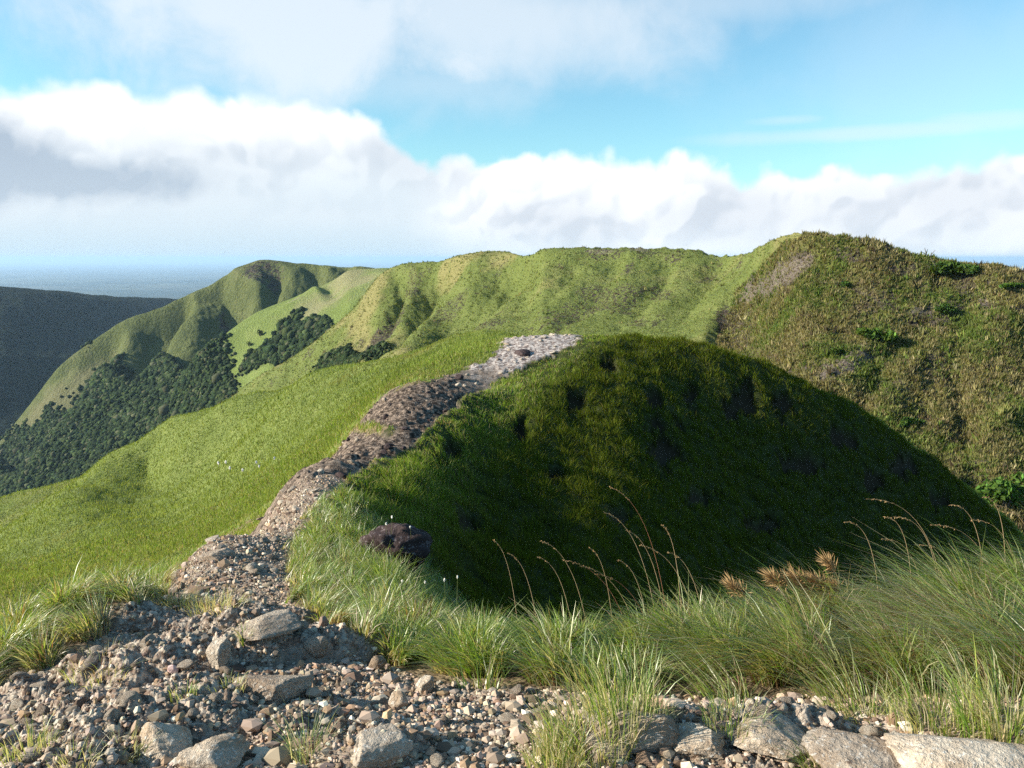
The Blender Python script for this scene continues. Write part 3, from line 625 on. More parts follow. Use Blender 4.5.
MT_ = tuss_mat()
fmv = Pm.reshape(-1, 3); fS = Sm.ravel()[fm].mean(1); fYm = Ym.ravel()[fm].mean(1); fscar = scar.ravel()[fm].mean(1); fpale = pale.ravel()[fm].mean(1); fwood = wood_m.ravel()[fm].mean(1)
pm = project(Pm); fmx = pm[0].ravel()[fm].mean(1); fmy = pm[1].ravel()[fm].mean(1)
base_ok = (fS > .9) & (fmx > -20) & (fmx < 1050) & (fmy < 560)
P, f, tot = pick(fmv, fm, np.where(base_ok & fr, (1-.85*np.clip(1.0*(fscar+fpale), 0, 1))*fYm**-1.2, 0), 60000); n = len(P)
nb = fbm(P[:, 0]*.08, P[:, 1]*.08, 4); s = rng.lognormal(-.05, .35, n)
gsel = sstep(-.1, .35, nb+rng.normal(0, .18, n))[:, None]
col = palette(n, [(.23, .20, .095), (.18, .165, .06), (.32, .27, .15), (.09, .07, .045)], [.35, .35, .12, .18])*(1-gsel)+gsel*palette(n, [(.095, .14, .03), (.14, .18, .045)], [.5, .5])
def tussocks(P, h, w, col, k, spread=.6):
    n = len(P); P = np.repeat(P, k, 0); h = np.repeat(h, k); w = np.repeat(w, k); col = np.repeat(col, k, 0)*np.exp(rng.normal(0, .15, (n*k, 1))); a = rng.uniform(0, 6.283, n*k)
    P = P+np.stack([np.cos(a), np.sin(a), 0*a], 1)*(w*rng.uniform(0, .9, n*k))[:, None]-np.array([0, 0, .05])
    return blades(P, h*rng.uniform(.5, 1.15, n*k), w*.8, np.stack([np.cos(a), np.sin(a)], 1)*spread*rng.random((n*k, 1)), rng.uniform(0, 3.14, n*k), 1, col, col*1.05, droop=.1)
v, f4, cc = tussocks(P, .60*s, .30*s, col, 6)
link('tussock_grass', new_mesh('tussock_grass', v, f4, cols={'Col': cc}), MBF, kind='stuff')
P, f, tot = pick(fmv, fm, np.where(base_ok & ~fr, (1-.5*np.clip(fscar, 0, 1))*fYm**-1.7, 0), 60000); n = len(P)
nb = fbm(P[:, 0]*.04, P[:, 1]*.04, 4); s = rng.lognormal(-.2, .4, n)*P[:, 1]/300
col = palette(n, [(.13, .16, .04), (.17, .20, .055), (.24, .22, .10), (.09, .10, .035)], [.35, .3, .2, .15])
isd = (fscar[f] > .35)[:, None] & (rng.random((n, 1)) < .6); col = np.where(isd, palette(n, [(.10, .075, .055), (.15, .11, .07)], [.5, .5]), col)
v, f4, cc = tussocks(P, .42*s, .36*s, col, 4, .4)
link('ridge_grass', new_mesh('ridge_grass', v, f4, cols={'Col': cc}), MBF, kind='stuff')

# ---------------------------------------------------------------- woods in the valley
def ico(sub):
    bm = bmesh.new(); bmesh.ops.create_icosphere(bm, subdivisions=sub, radius=1); V = np.array([v.co[:] for v in bm.verts]); Fc = np.array([[v.index for v in f_.verts] for f_ in bm.faces]); bm.free(); return V, Fc
I1, I2, I3, I4, I5 = (ico(k) for k in (1, 2, 3, 4, 5))
def crowns(P, r, hr, col):
    n = len(P); V0_, F0_ = I1; k = len(V0_)
    d = V0_[None]*(1+rng.normal(0, .17, (n, k, 1))); d = d*np.stack([r, r*rng.uniform(.8, 1.2, n), r*hr], -1)[:, None]
    V = (P[:, None]+d+np.array([0, 0, 1.])*(r*hr*.55)[:, None, None]).reshape(-1, 3)
    return V, (F0_[None]+(np.arange(n)*k)[:, None, None]).reshape(-1, 3), np.repeat(col*1., k, 0)*np.exp(rng.normal(0, .15, (n*k, 1)))
def wood(name, Pg, fgrid, wmask, n, r0, ylim=560):
    vg = Pg.reshape(-1, 3); pj = project(Pg); fx_ = pj[0].ravel()[fgrid].mean(1); fy_ = pj[1].ravel()[fgrid].mean(1); Y_ = vg[:, 1][fgrid].mean(1)
    mk = wmask.ravel()[fgrid].mean(1); w = mk**1.5*np.where((mk > .03) & (fx_ > -40) & (fx_ < 1060) & (fy_ < ylim), 1., 0)
    P, f, tot = pick(vg, fgrid, w, n); s = rng.lognormal(-.05, .33, n)
    col = palette(n, [(.016, .027, .012), (.026, .042, .016), (.042, .060, .022), (.07, .075, .04)], [.36, .34, .22, .08])
    V, f3, cc = crowns(P, r0*s, rng.uniform(.7, 1.1, n), col)
    link(name, new_mesh(name, V, None, f3, smooth=True, cols={'Col': cc}), MT_, kind='stuff')
wood('forest', Pf, ff, wood_f, 56000, 2.4)
wood('hillside_wood', Pp, fp, wood_p, 7000, 2.3)
wood('gully_scrub', Pm, fm, wood_m*(Sm > 1), 3500, .75)

# ================================================================ STONES
def rock_mat(name, a, b, lichen, dk, sc_=1.):
    m, t = material(name); tc = t.n('ShaderNodeTexCoord').outputs['Object']; oi = t.n('ShaderNodeObjectInfo').outputs['Random']
    vec = t.n('ShaderNodeVectorMath', {0: tc, 1: t.n('ShaderNodeCombineXYZ', {0: t.m('MULTIPLY', oi, 37.), 1: 0., 2: 0.})}, operation='ADD').outputs[0]
    n1 = t.noise(vec, 1.6*sc_, 7, .62); n2 = t.noise(vec, 7*sc_, 6, .7); n3 = t.noise(vec, 22*sc_, 3, .6)
    c = t.mix(t.step(n1, .35, .65), a, b); c = t.mix(t.step(n2, .60, .72), c, dk); c = t.mix(t.m('MULTIPLY', t.step(n3, .55, .68), .8), c, lichen)
    c = t.mix(1., c, t.mix(oi, (.78, .76, .75, 1), (1.12, 1.1, 1.06, 1)), 'MULTIPLY')
    bu = t.n('ShaderNodeBump', {'Strength': .9, 'Distance': .035, 'Height': t.m('ADD', n2, t.m('MULTIPLY', n3, .4))}); finish(t, c, .9, bu.outputs[0], .15); return m
R_PALE = rock_mat('pale_stone', (.34, .27, .21), (.50, .44, .37), (.68, .65, .60), (.14, .10, .085))
R_GREY = rock_mat('grey_stone', (.25, .19, .145), (.37, .31, .25), (.55, .50, .43), (.08, .06, .055))
R_DARK = rock_mat('dark_stone', (.045, .030, .030), (.075, .055, .055), (.20, .17, .18), (.020, .014, .014))
R_BIG = rock_mat('weathered_boulder', (.34, .26, .19), (.50, .44, .37), (.68, .65, .60), (.14, .10, .08), 3.)
R_BIGG = rock_mat('weathered_grey_boulder', (.28, .215, .165), (.41, .345, .28), (.58, .55, .50), (.10, .08, .07), 3.5)
def noise3(V, s, seed):
    return (fbm(V[:, 0]*s+seed, V[:, 1]*s+V[:, 2]*1.7*s, 4)+fbm(V[:, 2]*s-seed, V[:, 0]*s*.8-V[:, 1]*s, 4)+fbm(V[:, 1]*s+2*seed, V[:, 2]*s*1.1+V[:, 0]*.6*s, 4))/1.7
def rock_shape(sub, seed, cuts=13, rough_=.24, bumps=.09):
    V, Fc = sub; V = V.copy(); r = np.random.default_rng(seed); V *= (1+rough_*noise3(V, 1.3, seed*3.1))[:, None]
    for _ in range(cuts):
        nrm = r.normal(size=3); nrm /= np.linalg.norm(nrm); d = r.uniform(.48, .85); over = V@nrm-d
        V -= np.where(over > 0, over, 0)[:, None]*nrm*.92
    V *= (1+bumps*.9*noise3(V, 4.2, seed*1.7)+bumps*.8*noise3(V, 12., seed*.7))[:, None]
    return V, Fc
def rock_thing(name, px, py, wpx, hpx, dpx, mat, label, cat='rock', seed=1, sub=None, sink=.35, rot=None, group=None, D=None, **kw):
    p = at(px, py); ds = (p-Vector((0, 0, 0))).length; s = ds/F; V, Fc = rock_shape(sub or I5, seed, **kw)
    V = V*np.array([wpx*s*.5, dpx*s*.5, hpx*s*.5])/.82
    me = new_mesh(name, V, None, Fc); me.materials.append(mat)
    o = link(name, me, None, loc=p+Vector((0, dpx*s*.25, hpx*s*.5*(1-2*sink)*.7)), label=label, category=cat); o.rotation_euler = (0, 0, rot if rot is not None else random.uniform(-.4, .4))
    if group: o['group'] = group
    return o
rock_thing('boulder', 394, 568, 70, 48, 50, R_DARK, 'dark purplish boulder sunk in the green grass right of the trail', seed=5, sink=.2, rot=.1, rough_=.35, cuts=9, bumps=.1)
rock_thing('boulder', 880, 784, 94, 32, 80, R_BIG, 'broad speckled boulder beside the dark green tuft at the lower edge', seed=8, sink=.2, rot=.1, rough_=.12, cuts=7)
rock_thing('boulder', 985, 786, 112, 34, 80, R_BIG, 'broad boulder with brown patches in the lower right corner', seed=12, sink=.2, rot=-.15, rough_=.12, cuts=7)
rock_thing('boulder', 158, 758, 54, 36, 50, R_BIG, 'tan boulder with a whitish top, left of the spiky tuft', seed=15, sink=.25)
rock_thing('boulder', 212, 772, 54, 22, 50, R_BIG, 'low brown boulder cut by the lower edge below the tan one', seed=17, sink=.25)
rock_thing('boulder', 372, 759, 54, 26, 50, R_BIG, 'pale angular boulder in the gravel right of the spiky tuft', seed=19, sink=.3, rough_=.3)
rock_thing('boulder', 646, 748, 84, 38, 60, R_BIG, 'large knobbly whitish boulder below the grass in the middle', seed=23, sink=.3, rough_=.34, bumps=.1)
rock_thing('boulder', 702, 752, 60, 28, 50, R_BIG, 'pale pitted boulder between the knobbly one and the round tuft', seed=27, sink=.35, rough_=.34, bumps=.1)
rock_thing('boulder', 608, 762, 46, 34, 40, R_BIGG, 'grey lichen covered boulder beside the bright broad leaf plant', seed=29, sink=.3)
rock_thing('boulder', 775, 748, 84, 30, 60, R_BIG, 'long low yellowish outcrop block under the round tuft', seed=31, sink=.4, rough_=.34, bumps=.1)
rock_thing('boulder', 262, 636, 52, 20, 50, R_BIGG, 'dark overhanging block at the top of the stony mound by the trail', seed=35, sink=.3, rough_=.3)
rock_thing('boulder', 270, 700, 62, 26, 50, R_BIGG, 'dark ledge block on the mound that shades the gravel', seed=37, sink=.35, rough_=.3)
rock_thing('rock', 215, 664, 26, 34, 24, R_BIG, 'upright whitish rock in the middle of the stony mound', seed=39, sink=.2)
rock_thing('rock', 425, 690, 17, 19, 14, R_BIG, 'squarish white stone at the edge of the grass, highest of the three', seed=41, sub=I3, sink=.2)
rock_thing('rock', 395, 706, 18, 18, 14, R_BIG, 'white stone in the gravel lowest of three near the grass edge', seed=43, sub=I3, sink=.2)
rock_thing('rock', 377, 668, 16, 18, 14, R_BIG, 'rounded beige stone touching the dry grass right of the gravel', seed=45, sub=I3, sink=.25)
rock_thing('rock', 318, 652, 26, 20, 22, R_BIGG, 'brown stone with a dark hollow under the dry grass clump', seed=47, sub=I3, sink=.25)
rock_thing('rock', 218, 556, 30, 14, 26, R_BIGG, 'low grey rock heap beside the left bank of the trail', seed=49, sink=.5, rough_=.4, bumps=.1)
rock_thing('rock', 524, 353, 18, 7, 26, R_DARK, 'dark slab set in the pale stones on top of the knoll', seed=51, sink=.3)
# loose stones: prototypes, then copies
protos = {}
for kn_, mt in (('p', R_PALE), ('g', R_GREY), ('d', R_DARK)):
    for s_ in range(6):
        V, Fc = rock_shape(I3, 60+s_, cuts=11, rough_=.3, bumps=.12)
        me = new_mesh('loose_stone', V, None, Fc, smooth=True); me.materials.append(mt); protos[kn_, s_] = me
def stones(n, w, size, kinds, label, group, name='stone', flat=.6):
    P, f, tot = pick(Vf, fq, w, n); src = None
    for k in range(n):
        kd = kinds[rng.integers(len(kinds))]; me = protos[kd, int(rng.integers(6))]
        if src is None:
            src = bpy.data.objects.new(name, me); src['label'] = label; src['category'] = 'rock'; src['group'] = group; o = src
        else:
            o = src.copy(); o.data = me
        C.objects.link(o); s = size(P[k]); o.location = P[k]+np.array([0, 0, s*.12]); o.rotation_euler = (random.uniform(-.3, .3), random.uniform(-.3, .3), random.uniform(0, 6.3)); o.scale = (s*.5*random.uniform(.8, 1.3), s*.5*random.uniform(.7, 1.1), s*.5*flat*random.uniform(.7, 1.3))
frough = rough.ravel()[fq].mean(1)
vb = seen(NV, .02).ravel()[fq].all(1) & (fpx > 0) & (fpx < 1024) & (fpy < 768)
stones(130, np.where(vb & (fbare > .6) & (fy < 4.6) & (frough > .4), 1., 0), lambda p: float(np.clip(rng.lognormal(-2.85, .42), .04, .15)), 'pppg', 'stone embedded in the rough stony ground of the foreground', 'stones embedded in the stony mounds')
stones(55, np.where(vb & (fbare > .6) & (fy < 6) & (frough < .4), 1., 0), lambda p: float(np.clip(rng.lognormal(-3.0, .4), .03, .12)), 'ppg', 'loose pale stone lying in the trail gravel of the foreground', 'loose stones in the trail gravel')
stones(22, np.where(vb & (fbare > .6) & (fy >= 6) & (fy < 14), 1., 0), lambda p: float(np.clip(rng.lognormal(-2.2, .35), .07, .25)), 'ggp', 'grey stone on the narrow part of the trail', 'stones on the narrow trail')
stones(48, np.where(vb & (fbare > .6) & (fy >= 14) & (fy < 36), 1., 0), lambda p: float(np.clip(rng.lognormal(-1.65, .4), .12, .5)), 'ddgp', 'dark rubble block on the climb of the trail', 'dark rubble on the trail')
stones(34, np.where(vb & (fbare > .6) & (fy >= 36), 1., 0), lambda p: float(np.clip(rng.lognormal(-1.1, .4), .15, .8)), 'pppg', 'pale stone capping the top of the knoll', 'pale stones on the knoll top', flat=.4)
# gravel
fnz = fbm(X0*3.1, Y0*3.1, 4).ravel()[fq].mean(1)
P, f, tot = pick(Vf, fq, np.where(seen(NV, .03).ravel()[fq].all(1) & inview & (fbare > .55) & (fy < 16), fy**-1.6*(1-.72*frough)*np.clip(.75+1.6*fnz, .08, 2), 0), 56000)
n = len(P); s = rng.lognormal(-5.0, .6, n)*np.interp(P[:, 1], [2, 5, 16], [.85, 1.0, 1.7]); Vi, Fi = I1
d = Vi[None]*(1+rng.normal(0, .2, (n, len(Vi), 1)))*(s[:, None]*rng.uniform(.55, 1.15, (n, 3)))[:, None]*np.array([1.1, 1.1, .8])
V = (P[:, None]+d+np.array([0, 0, .25])*s[:, None, None]).reshape(-1, 3)
col = palette(n, [(.45, .365, .285), (.32, .245, .185), (.16, .112, .082), (.60, .53, .44), (.33, .225, .145)], [.30, .3, .22, .04, .14])
link('gravel', new_mesh('gravel', V, None, (Fi[None]+(np.arange(n)*len(Vi))[:, None, None]).reshape(-1, 3), smooth=False, cols={'Col': np.repeat(col, len(Vi), 0)}), MT_, kind='stuff')

# ================================================================ single plants
def tuft(px, py, n, hpx, spread, label, cols, probs, lean=(0, 0), rad=.05, wmm=4., group=None, name='grass_tuft', droop=.3, root=None):
    p = at(px, py); ds = p.length; h = hpx*ds/F; a = rng.uniform(0, 6.283, n); rr_ = rad*np.sqrt(rng.random(n))
    off = np.stack([np.cos(a)*rr_, np.sin(a)*rr_, 0*a-.015], 1); sp_ = spread*rng.random(n)
    ln = np.stack([np.cos(a), np.sin(a)], 1)*sp_[:, None]+np.array(lean)+rng.normal(0, .08, (n, 2))
    c1 = palette(n, cols, probs); c0 = np.where(rng.random((n, 1)) < .5, palette(n, [root or STRAW], [1.]), c1)
    v, f4, cc = blades(off, h*rng.uniform(.45, 1.1, n), wmm*.001*rng.uniform(.7, 1.3, n), ln, rng.uniform(0, 3.14, n), 4, c0, c1, droop=np.clip(droop+rng.normal(0, .1, n), 0, .7))
    o = link(name, new_mesh(name, v, f4, cols={'Col': cc}), MB_, loc=p, label=label, category='grass tuft')
    if group: o['group'] = group
    return o
GR_ = [G1, G2, G3, STRAW]; GG = [.45, .3, .15, .10]; DRYP = [.25, .2, .2, .35]
tuft(306, 755, 95, 52, .9, 'spiky tuft of stiff grey green blades alone in the shaded gravel', [(.10, .17, .06), (.20, .25, .12), (.42, .40, .30)], [.5, .3, .2], rad=.06, wmm=4.5, droop=.15)
tuft(738, 722, 170, 34, .8, 'rounded low tuft on the bare ground above the long pale outcrop', GR_, GG, rad=.11, wmm=3.5)
tuft(822, 766, 130, 34, .9, 'dark green dense tuft beside the broad speckled boulder', [DARKG, G1], [.5, .5], rad=.06, wmm=4, lean=(-.3, 0))
tuft(590, 752, 420, 78, .55, 'tall mixed green and straw clump standing left of the knobbly boulder', GR_, [.3, .2, .2, .3], rad=.16, wmm=4, lean=(-.15, 0))
tuft(555, 766, 200, 62, .6, 'straw tinged clump at the lower edge left of the tall mixed clump', GR_, [.3, .2, .15, .35], rad=.10, wmm=4)
tuft(622, 720, 280, 92, .5, 'tall upright green clump behind the knobbly boulder', GR_, GG, rad=.12, wmm=4, lean=(-.1, 0))
tuft(657, 722, 120, 46, .5, 'thin grey green tuft just right of the tall upright clump', [(.12, .19, .06), STRAW], [.7, .3], rad=.05, wmm=3.5)
tuft(862, 716, 260, 50, 1.0, 'low sprawling bright tuft leaning away behind the speckled boulder', GR_, [.35, .3, .2, .15], rad=.14, wmm=4, lean=(-.4, 0))
tuft(935, 722, 300, 62, .8, 'spreading pale green tuft behind the gap of the two broad boulders', GR_, [.3, .3, .2, .2], rad=.14, wmm=4, lean=(-.2, 0))
tuft(1004, 730, 300, 80, .6, 'tall pale tuft rising behind the corner boulder with brown patches', GR_, [.3, .3, .2, .2], rad=.15, wmm=5, lean=(-.1, 0))
tuft(183, 692, 60, 20, .7, 'small bright tuft growing on the stony mound left of the ledge', [G2, G3], [.5, .5], rad=.05, wmm=3)
tuft(245, 638, 60, 26, .7, 'small upright tuft on the dark block topping the mound', [G1, G2, STRAW], [.4, .3, .3], rad=.04, wmm=3)
tuft(228, 684, 70, 16, .9, 'low wide tuft at the back of the dark ledge block', [G2, G3, STRAW], [.4, .3, .3], rad=.07, wmm=3)
tuft(100, 668, 160, 22, 1.0, 'flat yellowish mat of grass on the soil below the left bank', [G3, STRAW, RUST], [.4, .4, .2], rad=.16, wmm=3)
tuft(28, 748, 110, 30, .8, 'yellow green tuft near the lower left corner', [G2, G3, STRAW], [.4, .3, .3], rad=.08, wmm=3)
tuft(75, 762, 90, 24, .8, 'short yellowish tuft at the lower edge near the left corner', [G3, STRAW], [.5, .5], rad=.07, wmm=3)
tuft(125, 755, 90, 26, 1., 'silvery trailing weed beside the tan boulder', [(.25, .30, .18), (.35, .36, .25)], [.5, .5], rad=.07, wmm=5, name='weed')
for k_, (x_, y_) in enumerate([(185, 606), (205, 608), (225, 606), (172, 603)]):
    tuft(x_, y_, 150, 22, .9, 'thin dry grass growing across the trail behind the stony mound', [G3, STRAW, RUST], [.4, .35, .25], rad=.14, wmm=4, group='dry tufts across the trail')
# broad leafed plant
def leaf_plant(px, py, n, s, label):
    p = at(px, py); V = []; Fq_ = []
    for k in range(n):
        a = k*2.4; r = s*(.35+.65*random.random()); tl = random.uniform(.3, .9); d = np.array([math.cos(a), math.sin(a), 0]); q = np.array([-d[1], d[0], 0]); b = len(V)
        for t_, w_ in ((0, .1), (.35, .5), (.7, .42), (1, .05)):
            c_ = d*r*t_+np.array([0, 0, s*tl*t_*(1.3-.5*t_)]); V += [c_-q*w_*r*.5, c_+q*w_*r*.5]
        Fq_ += [(b+i, b+i+1, b+i+3, b+i+2) for i in (0, 2, 4)]
    V = np.array(V); link('leafy_plant', new_mesh('leafy_plant', V, Fq_, cols={'Col': palette(len(V), [(.10, .24, .02)], [1.])}), MB_, loc=p, label=label, category='plant')
leaf_plant(598, 752, 9, .045, 'small plant with bright broad leaves at the foot of the tall mixed clump')

def tube(pts, r0, r1, k=3):
    pts = np.array(pts); n = len(pts); tan = np.gradient(pts, axis=0); tan /= np.linalg.norm(tan, axis=1)[:, None]; ref = np.array([.3, 1, .1]); a = np.cross(tan, ref); a /= np.linalg.norm(a, axis=1)[:, None]; b = np.cross(tan, a)
    r = np.linspace(r0, r1, n)[:, None, None]; th_ = np.arange(k)/k*2*math.pi
    V = (pts[:, None]+r*(np.cos(th_)[None, :, None]*a[:, None]+np.sin(th_)[None, :, None]*b[:, None])).reshape(-1, 3)
    f = [(i*k+j, i*k+(j+1) % k, (i+1)*k+(j+1) % k, (i+1)*k+j) for i in range(n-1) for j in range(k)]
    return V, np.array(f)
def stem_mat(name, c):
    m, t = material(name); finish(t, c, .8, None, .2); return m
M_STALK = stem_mat('tan_stem', (.40, .29, .17, 1)); M_RED = stem_mat('reddish_stem', (.26, .12, .07, 1)); M_SEED = stem_mat('seed_head', (.42, .27, .13, 1)); M_WHITE = stem_mat('white_petal', (.75, .72, .65, 1)); M_GST = stem_mat('green_stem', (.16, .2, .07, 1))
def ground_pt(px, D):
    k = np.argmin(np.abs(Dr-D)); j = np.argmin(np.abs(U-px)); return NV[k, j].copy()
def stalk(bx, D, tx, ty, label, group, mat, arch=.35, head='thin', r=.0016, by=None):
    b = ground_pt(bx, D); tip = P3(tx, ty, D*1.0); L = tip-b; mid = b+L*.55+np.array([-L[0]*arch*.75, 0, abs(L[2])*arch+.02])
    t_ = np.linspace(0, 1, 15)[:, None]; pts = (1-t_)**2*b+2*t_*(1-t_)*mid+t_**2*tip
    root = link('seed_stalk', None, loc=b, label=label, category='grass stalk', group=group); o3 = pts-b
    v, f = tube(o3, r, r*.5); link('stem', new_mesh('stem', v, f), mat, parent=root)
    hv, hf = [], []
    if head == 'thin': rngs = [(k, .0035*D/4, .012) for k in np.linspace(.78, .995, 26)]
    else: rngs = [(k, .004*D/4, .085) for k in np.linspace(.72, .995, 60)]
    for k, w_, ln_ in rngs:
        q = o3[0]+0; i = k*14; i0 = min(int(i), 13); q = o3[i0]*(1-(i-i0))+o3[i0+1]*(i-i0); dr_ = (o3[i0+1]-o3[i0]); dr_ = dr_/np.linalg.norm(dr_)
        for s_ in range(2 if head == 'thin' else 3):
            d_ = dr_*random.uniform(.5, 1)+np.array([random.gauss(-.1, .3), random.gauss(0, .3), random.gauss(0, .3)-.15]); d_ /= np.linalg.norm(d_); e_ = q+d_*ln_*random.uniform(.5, 1.2); sd = np.cross(d_, [random.gauss(0, 1), 1, random.gauss(0, 1)]); sd /= np.linalg.norm(sd); n0 = len(hv)
            m_ = (q+e_)/2; hv += [q, m_+sd*w_*.5, e_, m_-sd*w_*.5]; hf.append((n0, n0+1, n0+2, n0+3))
    link('seed_head', new_mesh('seed_head', hv, hf), M_SEED, parent=root)
lab = 'thin arching seed stalk rising over the middle grass against the shaded slope'
for bx, D, tx, ty, m_ in [(592, 4.6, 541, 541, 0), (540, 4.6, 508, 553, 0), (575, 4.4, 538, 557, 0), (632, 4.4, 563, 560, 1), (668, 4.4, 626, 530, 0), (683, 4.2, 662, 525, 0), (706, 4.2, 668, 552, 0), (615, 4.6, 590, 548, 0), (672, 4.5, 610, 487, 1), (660, 4.5, 604, 512, 0), (640, 4.4, 580, 566, 0), (655, 4.4, 596, 574, 1), (520, 4.8, 493, 540, 0), (700, 4.3, 640, 545, 0), (650, 4.3, 618, 560, 0)]:
    stalk(bx, D, tx, ty, lab, 'arching stalks over the middle grass', M_RED if m_ else M_STALK)
lab = 'long pale stalk bending over the tall grass bank on the right side'
for bx, D, tx, ty in [(945, 4.2, 866, 499), (912, 4.2, 884, 517), (940, 4.2, 894, 517), (985, 4.2, 950, 505), (1004, 4.2, 983, 497), (1020, 4.2, 970, 520), (880, 4.2, 845, 522), (925, 4.2, 882, 539), (1040, 4.3, 990, 505), (1050, 4.3, 1003, 512), (1000, 4.4, 930, 525), (975, 4.4, 915, 545)]:
    stalk(bx, D, tx, ty, lab, 'long stalks over the tall grass bank', M_STALK, arch=.45)
lab = 'golden brown feathery plume above the pale grass between the stalks'
for bx, D, tx, ty in [(748, 3.9, 733, 586), (755, 3.9, 741, 590), (795, 3.9, 772, 577), (800, 3.9, 781, 579), (815, 3.9, 794, 577), (822, 3.9, 803, 582), (838, 3.9, 815, 580), (845, 3.9, 824, 586), (852, 3.9, 834, 586), (850, 3.9, 828, 562)]:
    stalk(bx, D, tx, ty, lab, 'feathery plumes above the pale grass', M_STALK, arch=.2, head='plume', r=.0014)
def flower(px, py, D, label, group):
    b = ground_pt(px, D); tip = P3(px+random.uniform(-3, 3), py, D); root = link('wildflower', None, loc=b, label=label, category='flower', group=group)
    t_ = np.linspace(0, 1, 6)[:, None]; v, f = tube((tip-b)*t_, .0015, .001); link('stem', new_mesh('stem', v, f), M_GST, parent=root)
    V, Fc = I2; link('blossom', new_mesh('blossom', V*np.array([.007, .007, .012])*(D/6)*(1+rng.normal(0, .25, (len(V), 1)))+(tip-b), None, Fc, smooth=False), M_WHITE, parent=root)
for x_, y_ in [(390, 517), (413, 527), (387, 524)]: flower(x_, y_, 8.6, 'white wildflower spike standing beside the dark boulder', 'white wildflowers by the dark boulder')
for x_, y_ in [(405, 581), (424, 582), (446, 580), (455, 577)]: flower(x_, y_, 6.2, 'white wildflower in the lit grass in front of the dark boulder', 'white wildflowers in the lit grass')
for x_, y_, D_ in [(207, 463, 12.8), (214, 462, 12.8), (220, 468, 12.8), (232, 470, 12.8), (246, 462, 13.5), (252, 466, 13.5), (262, 458, 13.5)]: flower(x_+10, y_, D_, 'tall white wildflower on the bank left of the dark rubble', 'white wildflowers on the left bank')

# ---------------------------------------------------------------- shrubs and trees on the far slopes
def shrub(name, label, cat, Pg, px, py, wpx, hpx, col, trunk=True, group=None, leaves=700, off=0.):
    q = project(Pg); d = np.hypot(q[0]-px, q[1]-py); m = d < 3.5; k = np.argmin(d) if not m.any() else np.argmin(np.where(m, Pg[..., 1], 1e9)); p = Pg.reshape(-1, 3)[k].copy(); s = np.linalg.norm(p)/F
    w_, h_ = wpx*s/2, hpx*s/2; root = link(name, None, loc=p, label=label, category=cat)
    if group: root['group'] = group
    n = leaves; lob = rng.normal(0, .5, (7, 3))*np.array([1, .8, .4]); c_ = lob[rng.integers(7, size=n)]; v_ = rng.normal(size=(n, 3)); v_ /= np.linalg.norm(v_, axis=1)[:, None]
    pos = (c_+v_*.5*rng.uniform(.6, 1.05, (n, 1))); pos = pos/np.array([1.15, 1.1, .85])*np.array([w_, w_*.8, h_])+np.array([0, 0, h_*1.0])
    ls = max(w_, h_)*.16; a = rng.normal(size=(n, 3)); a /= np.linalg.norm(a, axis=1)[:, None]; b = np.cross(a, rng.normal(size=(n, 3))); b /= np.linalg.norm(b, axis=1)[:, None]; sz = ls*rng.uniform(.5, 1.2, (n, 1))
    V = np.stack([pos-a*sz, pos+b*sz*.6, pos+a*sz, pos-b*sz*.6], 1).reshape(-1, 3); f_ = np.arange(4*n).reshape(-1, 4)
    link('crown' if trunk else 'foliage', new_mesh('crown', V, f_, cols={'Col': np.repeat(palette(n, [tuple(col[0]*1.2 if i_ == 0 else col[i_] for i_ in range(3)), tuple(x*1.6 for x in col)], [.6, .4]), 4, 0)}), MBF, parent=root)
    vs, fs_, o = [], [], 0
    for k in range(4):
        e_ = np.array([random.uniform(-.6, .6)*w_, random.uniform(-.3, .3)*w_, h_*random.uniform(.8, 1.3)]); v, f = tube(np.linspace(0, 1, 5)[:, None]*e_-np.array([0, 0, .3]), h_*.07, h_*.025, 5); vs.append(v); fs_.append(f+o); o += len(v)
    link('trunk' if trunk else 'stem', new_mesh('trunk', np.concatenate(vs), np.concatenate(fs_)), M_BARK, parent=root)
    return root, p, s
M_BARK = stem_mat('grey_bark', (.12, .10, .085, 1))
root, p, s = shrub('tree', 'flat topped wind bent dark tree on the skyline of the tussock hill', 'tree', Pm, 956, 272, 44, 10, (.05, .09, .02), leaves=1500)
V_, F_ = [], []; o_n = 0
for (a0, b0), (a1, b1) in [((-18, 3), (-26, 15)), ((-26, 15), (-34, 19)), ((-26, 15), (-22, 20)), ((-29, 16), (-31, 22)), ((-5, 3), (-18, 4))]:
    v, f = tube(np.linspace(0, 1, 5)[:, None]*np.array([(a1-a0)*s, 0, (b1-b0)*s])+np.array([a0*s, 0, b0*s]), .09, .05, 4); V_.append(v); F_.append(f+o_n); o_n += len(v)
link('bare_branch', new_mesh('bare_branch', np.concatenate(V_), np.concatenate(F_)), M_BARK, parent=root)
for x_, y_, w_, h_, c_, l_ in [(880, 338, 28, 13, (.07, .13, .025), 'bright green bush in the hollow below the dark scars of the tussock hill'),
                               (838, 352, 15, 9, (.05, .085, .02), 'small dark bush left of the bright green one on the tussock hill'),
                               (905, 425, 20, 11, (.045, .09, .02), 'mid green bush low in the gully of the tussock hill'),
                               (1004, 505, 40, 30, (.07, .14, .03), 'large fresh green bush at the foot of the tussock hill'),
                               (950, 310, 16, 9, (.04, .08, .018), 'small round bush right of the gully head on the tussock hill'),
                               (842, 285, 13, 6, (.04, .08, .018), 'small dark bush high on the tussock hill below its top'),
                               (1010, 285, 18, 5, (.05, .10, .018), 'low green bush near the right end of the skyline')]:
    shrub('bush', l_, 'bush', Pm, x_, y_, w_, h_, c_, trunk=False)
